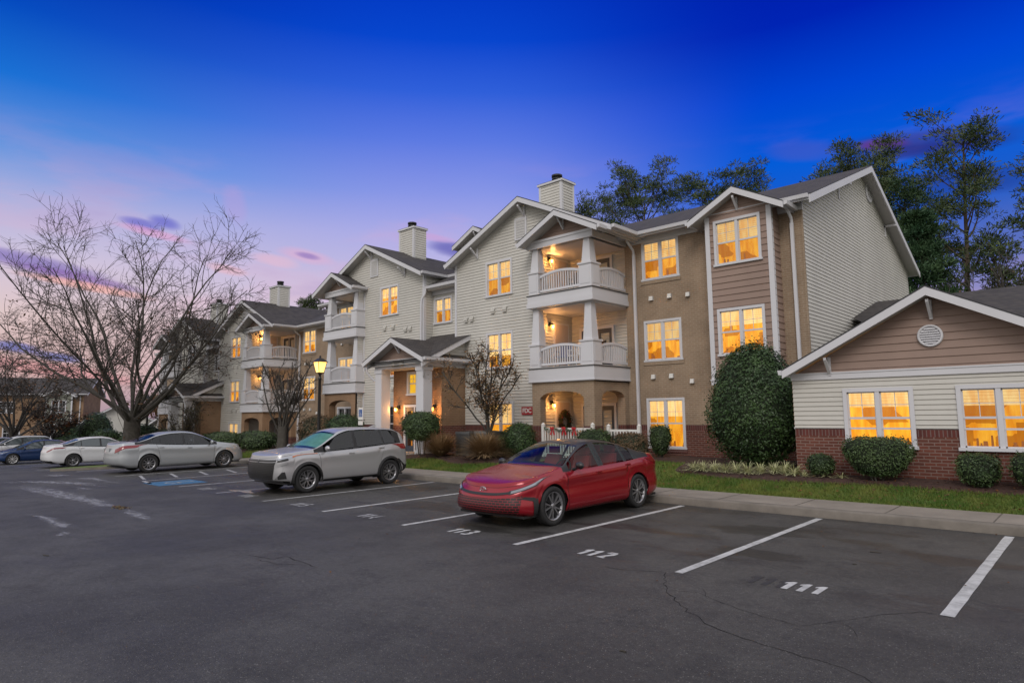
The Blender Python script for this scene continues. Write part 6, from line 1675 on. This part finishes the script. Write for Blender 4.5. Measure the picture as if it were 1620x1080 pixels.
# lawn blades
rnd = random.Random(77); b_ = MB()
for k in range(60000):
    t = rnd.random()**1.5; x = 1.5-34*t; y = rnd.uniform(14.24, mulch_edge(x)+.03) if x > -30 else rnd.uniform(13.45, 15.4)
    if -22.1 < x < -19.9: continue
    z = lawn(x, y); a = rnd.uniform(0, 6.28); h = rnd.uniform(.03, .075)*(1+t); w_ = .006+.012*t
    b_.face([(x-cos(a)*w_, y-sin(a)*w_, z), (x+cos(a)*w_, y+sin(a)*w_, z), (x+rnd.gauss(0, .02), y+rnd.gauss(0, .02), z+h)], L_GRASS)
tag(b_.build('grass'), 'short green lawn grass between the walk and the beds', 'grass', None, 'stuff')
# leaf litter on the lot, walk and beds
b_ = MB()
for k in range(2600):
    if k < 60: x, y = rnd.uniform(-12, 1.5), rnd.uniform(4.5, 12.8); z = lot(x)+.006
    elif k < 110: x, y = rnd.uniform(-14, 1.0), rnd.uniform(12.3, 12.82); z = .006
    elif k < 1900: x, y = rnd.uniform(-26, 1.5), rnd.uniform(14.3, 15.5); z = lawn(x, y)+.05
    else: x, y = rnd.uniform(-20, 1.5), rnd.uniform(15.4, 16.1); z = lawn(x, y)+.07
    leaf(b_, Vector((x, y, z+.008)), Vector((0, 0, 1.6)), .05 if k > 110 else .035, L_DEAD if k % 3 else L_ORNG, .7, rnd)
tag(b_.build('leaf_litter'), 'small brown fallen leaves strewn over the lot, lawn and beds', 'fallen leaves', None, 'stuff')
for (px, py, L, a, lab) in ((1385, 874, .14, .2, 'short dark twig lying in stall 111'), (985, 1031, .06, .1, 'tiny dark twig on the open lane'), (70, 879, .14, .3, 'dark twig lying at the left of the lane'), (1352, 893, .05, 0, 'speck of bark left of the twig in stall 111')):
    x, y = unproj(px, py); b_ = MB(); b_.path([(x-L/2, y, .008), (x, y+.01, .010), (x+L/2*cos(a), y+L*sin(a), .008)], .007, M_BARK, 5); tag(b_.build('twig'), lab, 'twig')
x, y = unproj(190, 803); b_ = MB()
for k in range(160): leaf(b_, Vector((x+rnd.gauss(0, .16), y+rnd.gauss(0, .06), rnd.uniform(.008, .02))), Vector((0, 0, 1)), .05, L_OLIVE if k % 2 else L_DEAD, .6, rnd)
tag(b_.build('leaf_pile'), 'dark clump of wet leaves in the water streak on the lane', 'leaf pile')

def pine(x, y, h, label, seed, crown0=.45, R=3.6, nl=26, m=None, dens=46, csz=.74, shape='round', group='pines behind the building', tuftl=.27, z0=0, sparse=1.0):
    rnd = random.Random(seed); root = empty('pine_tree', (x, y, z0), label, 'tree', group); m = m or L_PINE
    tm, lm, nd = MB(), MB(), MB()
    P, D, Rr = branch(tm, Vector((0, 0, -.3)), Vector((0, 0, 1)), h*.97, .30*h/22, .05, 12, .018, .03, rnd, M_BARKP, 8)
    def clump(c, s):
        for _ in range(int(dens*2.3*s*s*sparse)):
            d = Vector((rnd.gauss(0, 1), rnd.gauss(0, 1), rnd.gauss(0, .62))); d = d.normalized()*rnd.random()**.45
            p = c+Vector((d.x*csz*s*1.15, d.y*csz*s*1.15, d.z*csz*s*.38)); o = (d+Vector((rnd.gauss(0, .5), rnd.gauss(0, .5), .5+rnd.gauss(0, .5)))).normalized()
            a = o.orthogonal().normalized(); a.rotate(Matrix.Rotation(rnd.uniform(0, 6.28), 3, o)); l = tuftl*rnd.uniform(.6, 1.2)
            nd.face([tuple(p-a*.018), tuple(p+a*.018), tuple(p+o*l+a*.030), tuple(p+o*l-a*.030)], m)
    for k in range(nl):
        f = crown0+(1-crown0)*((k+rnd.random())/nl); j = min(11, int(f*12)); q = P[j].lerp(P[j+1], f*12-j)
        g = (f-crown0)/(1-crown0)
        if shape == 'round': L = R*sqrt(max(.08, 1-(g*1.25-.45)**2*1.0))*rnd.uniform(.65, 1.05)
        elif shape == 'cone': L = R*(1.05-g*.95)*rnd.uniform(.7, 1.05)
        else: L = R*rnd.uniform(.45, 1.05)*(1-.3*g)
        az = k*2.4+rnd.uniform(-.5, .5); inc = radians(rnd.uniform(55, 82)-30*g)
        d = Vector((cos(az)*sin(inc), sin(az)*sin(inc), cos(inc)))
        P2, D2, R2 = branch(lm, q, d, L, .045+.05*(1-g), .02, 6, .09, .06, rnd, M_BARKP, 4)
        for t in (3, 4, 5, 6):
            for _ in range(2):
                e, _, _ = branch(lm, P2[t], side_dir(D2[t], radians(rnd.uniform(30, 70)), rnd), L*.28*rnd.uniform(.5, 1), .02, .01, 2, .1, .1, rnd, M_BARKP, 3)
                if rnd.random() < .85*sparse+.1: clump(e[-1], rnd.uniform(.6, 1.05))
        clump(P2[-1], 1.0)
    clump(P[-1], 1.1)
    tm.build('trunk', root); lm.build('limbs', root); nd.build('needles', root); return root
pine(-30.0, 50, 21.9, 'round-topped pine rising just right of the near chimney', 51, .66, 5.6, 26, dens=40)
pine(-36.0, 52, 22.0, 'lower pine crown touching the right side of the near chimney', 52, .74, 4.6, 14, dens=36)
pine(-22.3, 52, 20.6, 'dense pine crown left of the bay gable peak', 53, .62, 5.4, 26, dens=42)
pine(-13.6, 55, 20.5, 'broad pine crown directly behind the roof peak of the end gable', 54, .6, 6.0, 30, dens=42)
pine(-10.2, 54, 17.8, 'pine crown just right of the end gable peak', 55, .4, 4.2, 26, m=L_PINE2, dens=38)
pine(-6.3, 50, 20.2, 'tallest sparse pine with a long bare trunk at upper right', 56, .42, 4.6, 26, shape='open', sparse=.7, csz=.8)
pine(-7.9, 46, 14.6, 'dark green pine with drooping layers left of the tallest pine', 57, .22, 3.2, 34, m=L_PINE2, shape='cone', dens=44)
pine(-3.6, 47, 11.6, 'slim half-bare pine between the tallest one and the photo edge', 58, .3, 2.2, 22, shape='open', sparse=.5)
pine(-1.2, 48, 15.8, 'pine partly cut off by the right edge of the photo', 59, .5, 3.4, 24, shape='open', sparse=.7)
pine(-62.5, 36, 14.2, 'far pine top peeking over the lower block beside the brick pier', 60, .6, 2.2, 14)
for (x, y, h, s, lab) in ((-2.6, 44, 11.5, 61, 'leafless tree above the low wing roof, left one'), (.4, 42, 10.5, 62, 'leafless tree above the low wing roof, right one')):
    rr = random.Random(s); lim = [(rr.uniform(0, 360), rr.uniform(8, 40), h*rr.uniform(.45, .6), .09, rr.uniform(.7, 1)) for _ in range(9)]
    bare_tree('bare_tree', (x, y, 0), lab, 'tree', h*.42, .13, lim, s, nsec=9, nter=5, ntw=3, leafm=L_DEAD, nleaf=300, lsize=.14, up=(.03, .02, 0), leaf_low=False, tw_r=.016)
# far wood behind the left-hand houses
wood = MB(); rnd = random.Random(90)
for k in range(90):
    x = -150+rnd.uniform(0, 70); y = 45+rnd.uniform(0, 50)-(x+150)*.1; h = rnd.uniform(5, 9.5)
    wood.tube((x, y, -1.5), (x+rnd.gauss(0, .3), y, h*.8), .16, .05, M_BARKG, 5, False)
    for j in range(150):
        d = Vector((rnd.gauss(0, 1), rnd.gauss(0, 1), rnd.gauss(0, 1))).normalized()*rnd.random()**.4
        p = Vector((x+d.x*3.2, y+d.y*3.2, h*.62+d.z*h*.42)); o = Vector((d.x*.6+rnd.gauss(0, .3), d.y*.6, .8)).normalized()*rnd.uniform(.6, 1.4); a = Vector((rnd.gauss(0, .06), rnd.gauss(0, .06), 0))
        wood.face([tuple(p-a), tuple(p+a), tuple(p+o+a*.3), tuple(p+o-a*.3)], L_PINE2 if k % 4 == 0 else L_DEAD)
tag(wood.build('far_wood'), 'distant brown winter wood behind the far houses', 'trees', None, 'stuff')

# ------------------------------------------------------------------ street furniture and small things
def lamp_post(x, y, h, label, lit):
    zg = lawn(x, y) if y > 13.4 else lot(x)
    root = empty('street_lamp', (x, y, zg), label, 'street lamp', 'black lantern posts'); hp = h-.80
    b_ = MB(); b_.lathe((0, 0, 0), [(.0, .0), (.17, 0), (.17, .08), (.13, .14), (.12, .55), (.09, .62), (.075, .75), (.060, hp-.25), (.075, hp-.22), (.075, hp-.18), (.055, hp-.15), (.05, hp-.03), (.10, hp), (.10, hp+.03), (0, hp+.03)], M_BLACK, 14); b_.build('pole', root)
    g = MB(); a, c = .115, .20; z0, z1 = hp+.05, hp+.50
    B4 = [(-a, -a), (a, -a), (a, a), (-a, a)]; T4 = [(-c, -c), (c, -c), (c, c), (-c, c)]
    for k in range(4):
        p, q, r_, s_ = B4[k], B4[(k+1) % 4], T4[(k+1) % 4], T4[k]
        g.face([(*p, z0), (*q, z0), (*r_, z1), (*s_, z1)], M_BULB2 if lit else M_PANE)
    f_ = MB()
    for k in range(4): f_.tube((*B4[k], z0), (*T4[k], z1), .014, .014, M_BLACK, 5)
    f_.box(-a-.02, a+.02, -a-.02, a+.02, z0-.03, z0+.01, M_BLACK)
    f_.hexa([(-c-.05, -c-.05, z1), (c+.05, -c-.05, z1), (c+.05, c+.05, z1), (-c-.05, c+.05, z1)], [(-.09, -.09, z1+.16), (.09, -.09, z1+.16), (.09, .09, z1+.16), (-.09, .09, z1+.16)], M_BLACK)
    f_.lathe((0, 0, z1+.16), [(.09, 0), (.05, .03), (.035, .07), (.05, .09), (.02, .13), (0, .15)], M_BLACK, 10)
    fo = f_.build('lantern', root); g.build('lantern_glass', fo)
    if lit:
        L = bpy.data.lights.new('lamp_light', 'POINT'); L.energy = 200; L.color = (1, .55, .2); L.shadow_soft_size = .12
        lo = bpy.data.objects.new('lamp_light', L); COL.objects.link(lo); lo.parent = fo; lo.location = (0, -.0, z0+.25)
        for gg in fo.children:
            if gg.type == 'MESH': gg.visible_shadow = True
    return root
lamp_post(-24.75, 14.8, 4.35, 'lit black lantern post glowing amber beside the near block', True)
lamp_post(-46.8, 15.3, 3.85, 'unlit black lantern post right of the big bare tree trunk', False)
# accessible parking sign
SG = empty('parking_sign', (-21.6, 14.75, lawn(-21.6, 14.75)), 'small white and blue accessible parking sign on a black post', 'sign')
b_ = MB(); b_.box(-.03, .03, -.0, .04, 0, 1.75, M_BLACK); b_.build('post', SG)
b_ = MB(); b_.box(-.15, .15, -.02, -.002, 1.62, 2.10, M_WHITE2); b_.box(-.15, .15, -.02, -.002, 1.42, 1.58, M_WHITE2); b_.box(-.105, .105, -.026, -.02, 1.74, 2.02, mat('sign_blue', (.02, .08, .30), .4)); sp_ = b_.build('sign_plate', SG)
b_ = MB(); W_ = M_WHITE2
b_.path([(-.02+.055*cos(t), -.029, 1.82+.055*sin(t)) for t in [radians(130+20*k) for k in range(12)]], .007, W_, 5); b_.path([(-.03, -.029, 1.95), (-.02, -.029, 1.87), (.03, -.029, 1.87), (.055, -.029, 1.79)], .008, W_, 5); b_.lathe((-.03, -.028, 1.975), [(0, -.004), (.016, 0)], W_, 10, 'y'); b_.build('wheelchair_symbol', sp_)
me = text_mesh('sign_lettering', 'PERMIT', .07, mat('sign_ink', (.02, .05, .16), .5), .001, .001) if False else None
# FDC sign on the wall
FS = MB(); FS.box(-.27, .27, -.015, .0, -.15, .15, mat('sign_red', (.36, .02, .03), .45)); fo_ = FS.build('wall_sign'); fo_.location = (-16.0, 18.26, 2.08); tag(fo_, 'red sign with white letters FDC on the cream wall left of the arches', 'sign')
me = text_mesh('sign_lettering', 'FDC', .235, M_WHITE2, .002, .006); link('sign_lettering', me, fo_, (0, -.019, 0), (radians(90), 0, 0))
# condensers
for k, (x, y, lab) in enumerate(((-17.55, 16.75, 'left grey air conditioning condenser between the dry grasses'), (-16.65, 16.85, 'right grey air conditioning condenser between the dry grasses'))):
    r0 = empty('air_conditioner', (x, y, lawn(x, y)+.02), lab, 'air conditioner', 'condensers by the wall')
    b_ = MB(); b_.box(-.36, .36, -.36, .36, .03, .10, M_METAL); b_.box(-.37, .37, -.37, .37, .80, .88, M_METAL)
    for s in range(25):
        q = -.35+.7*s/24
        b_.box(q-.006, q+.006, -.362, -.35, .1, .8, M_METAL); b_.box(.35, .362, q-.006, q+.006, .1, .8, M_METAL)
    for z in (.28, .45, .62): b_.box(-.365, .365, -.366, -.35, z, z+.012, M_METAL); b_.box(.35, .366, -.365, .365, z, z+.012, M_METAL)
    b_.build('casing', r0); c_o = MB(); c_o.box(-.34, .34, -.34, .34, .1, .8, mat('coil', (.05, .055, .06), .6)); c_o.build('coil', r0)
    g_ = MB()
    for rr_ in (.1, .18, .26, .32): g_.path([(rr_*cos(t), rr_*sin(t), .89) for t in [2*pi*j/20 for j in range(21)]], .006, M_BLACK, 4)
    g_.build('fan_guard', r0)
# picket fences by the patio
def picket(x0, x1, y, z, h, label):
    r0 = empty('picket_fence', ((x0+x1)/2, y, z), label, 'fence', 'white picket fences'); W2_ = (x1-x0)/2
    for a in (-W2_, W2_):
        b_ = MB(); b_.box(a-.05, a+.05, -.05, .05, 0, h+.08, M_WHITE2); b_.lathe((a, 0, h+.08), [(.07, 0), (.07, .02), (.0, .07)], M_WHITE2, 8); b_.build('post', r0)
    b_ = MB(); b_.box(-W2_+.05, W2_-.05, -.018, .018, h-.10, h-.03, M_WHITE2); b_.box(-W2_+.05, W2_-.05, -.018, .018, .12, .19, M_WHITE2)
    n = int((x1-x0)/.11)
    for k in range(1, n): q = -W2_+(x1-x0)*k/n; b_.box(q-.02, q+.02, -.03, -.018, .06, h-.04, M_WHITE2)
    b_.build('pickets', r0); return r0
picket(-14.55, -12.45, 17.45, lawn(-13.5, 17.4), 1.08, 'white picket fence hung with garland and red bows before the arch')
picket(-12.1, -10.95, 17.85, lawn(-11.5, 17.8), 1.02, 'shorter undecorated white fence beside the downspout')
L_GARL = leafmat('garland_needles', (.02, .06, .02), (.05, .10, .04)); M_BOW = mat('red_ribbon', (.45, .012, .02), .45); M_SNOW = mat('white_berries', (.6, .6, .58), .6)
b_ = MB(); rnd = random.Random(5); zt = lawn(-13.5, 17.4)+1.06
for k in range(520):
    f = rnd.random(); x = -14.45+1.35*f; z = zt-.10*abs(sin(f*pi*3)); leaf(b_, Vector((x, 17.37+rnd.gauss(0, .02), z+rnd.gauss(0, .025))), Vector((0, -1, 0)), .06, L_GARL if k % 6 else M_SNOW, .3, rnd)
tag(b_.build('garland'), 'green garland draped along the top of the picket fence', 'garland')
for k, (x, lab) in enumerate(((-14.05, 'red ribbon bow on the fence, left one'), (-13.55, 'red ribbon bow on the fence, middle one'), (-13.12, 'red ribbon bow on the fence, right one'))):
    b_ = MB(); z = zt-.02
    for s in (-1, 1):
        b_.grid([[(x+s*.09*f*1.1+(.0), 17.31-.03*sin(pi*f), z+.05*sin(pi*f)*(1 if t else -1)+(.0)) for f in (0, .3, .6, .9, 1)] for t in (0, 1)], M_BOW)
        b_.hexa([(x, 17.32, z), (x+s*.02, 17.32, z), (x+s*.02, 17.335, z), (x, 17.335, z)], [(x+s*.05, 17.32, z-.24), (x+s*.11, 17.32, z-.22), (x+s*.11, 17.335, z-.22), (x+s*.05, 17.335, z-.24)], M_BOW)
    b_.lathe((x, 17.31, z), [(0, -.02), (.03, -.01), (.03, .02)], M_BOW, 8, 'y')
    tag(b_.build('ribbon_bow'), lab, 'bow', 'red bows on the fence')
b_ = MB(); c = Vector((-15.28, 19.62, 1.66))
for k in range(2600):
    a = rnd.uniform(0, 6.28); r_ = .25+rnd.gauss(0, .045); leaf(b_, c+Vector((rnd.gauss(0, .03), r_*1.1*cos(a), r_*1.3*sin(a))), Vector((1, 0, 0)), .08, L_DEAD if k % 3 else L_GARL, .4, rnd)
for k in range(5): a = k*1.3; b_.lathe(tuple(c+Vector((.06, .25*cos(a), .3*sin(a)))), [(0, -.02), (.03, 0), (0, .02)], M_BOW, 8, 'x')
tag(b_.build('wreath'), 'dark oval wreath hanging on the door inside the ground-floor patio arch', 'wreath')
# patio chairs on the balconies
def chair(x, y, z, rz, m_, label, group=None):
    r0 = empty('patio_chair', (x, y, z), label, 'chair', group, rz)
    b_ = MB(); b_.box(-.25, .25, -.25, .25, .40, .44, m_); b_.build('seat', r0)
    b_ = MB(); b_.hexa([(-.25, .22, .44), (.25, .22, .44), (.25, .26, .44), (-.25, .26, .44)], [(-.24, .32, .95), (.24, .32, .95), (.24, .35, .95), (-.24, .35, .95)], m_); b_.build('backrest', r0)
    for a in (-.23, .23):
        for b in (-.22, .22):
            l_ = MB(); l_.tube((a, b, 0), (a, b, .42), .018, .018, m_, 6); l_.build('leg', r0)
        l_ = MB(); l_.box(a-.03, a+.03, -.22, .28, .62, .65, m_); l_.tube((a, -.2, .42), (a, -.2, .63), .015, .015, m_, 6); l_.build('armrest', r0)
M_BLUC = mat('blue_cushion', (.015, .03, .16), .7)
chair(-14.75, 18.9, 3.62, .3, M_BLUC, 'blue chair on the middle balcony, nearest the wall lamp'); chair(-14.05, 18.8, 3.62, -.2, M_WHITE2, 'white chair at the centre of the middle balcony'); chair(-13.5, 19.2, 3.62, -.6, M_BLACK, 'black chair on the middle balcony by its corner column')
chair(-14.2, 19.1, 6.31, .2, M_BLACK, 'dark chair on the top balcony');
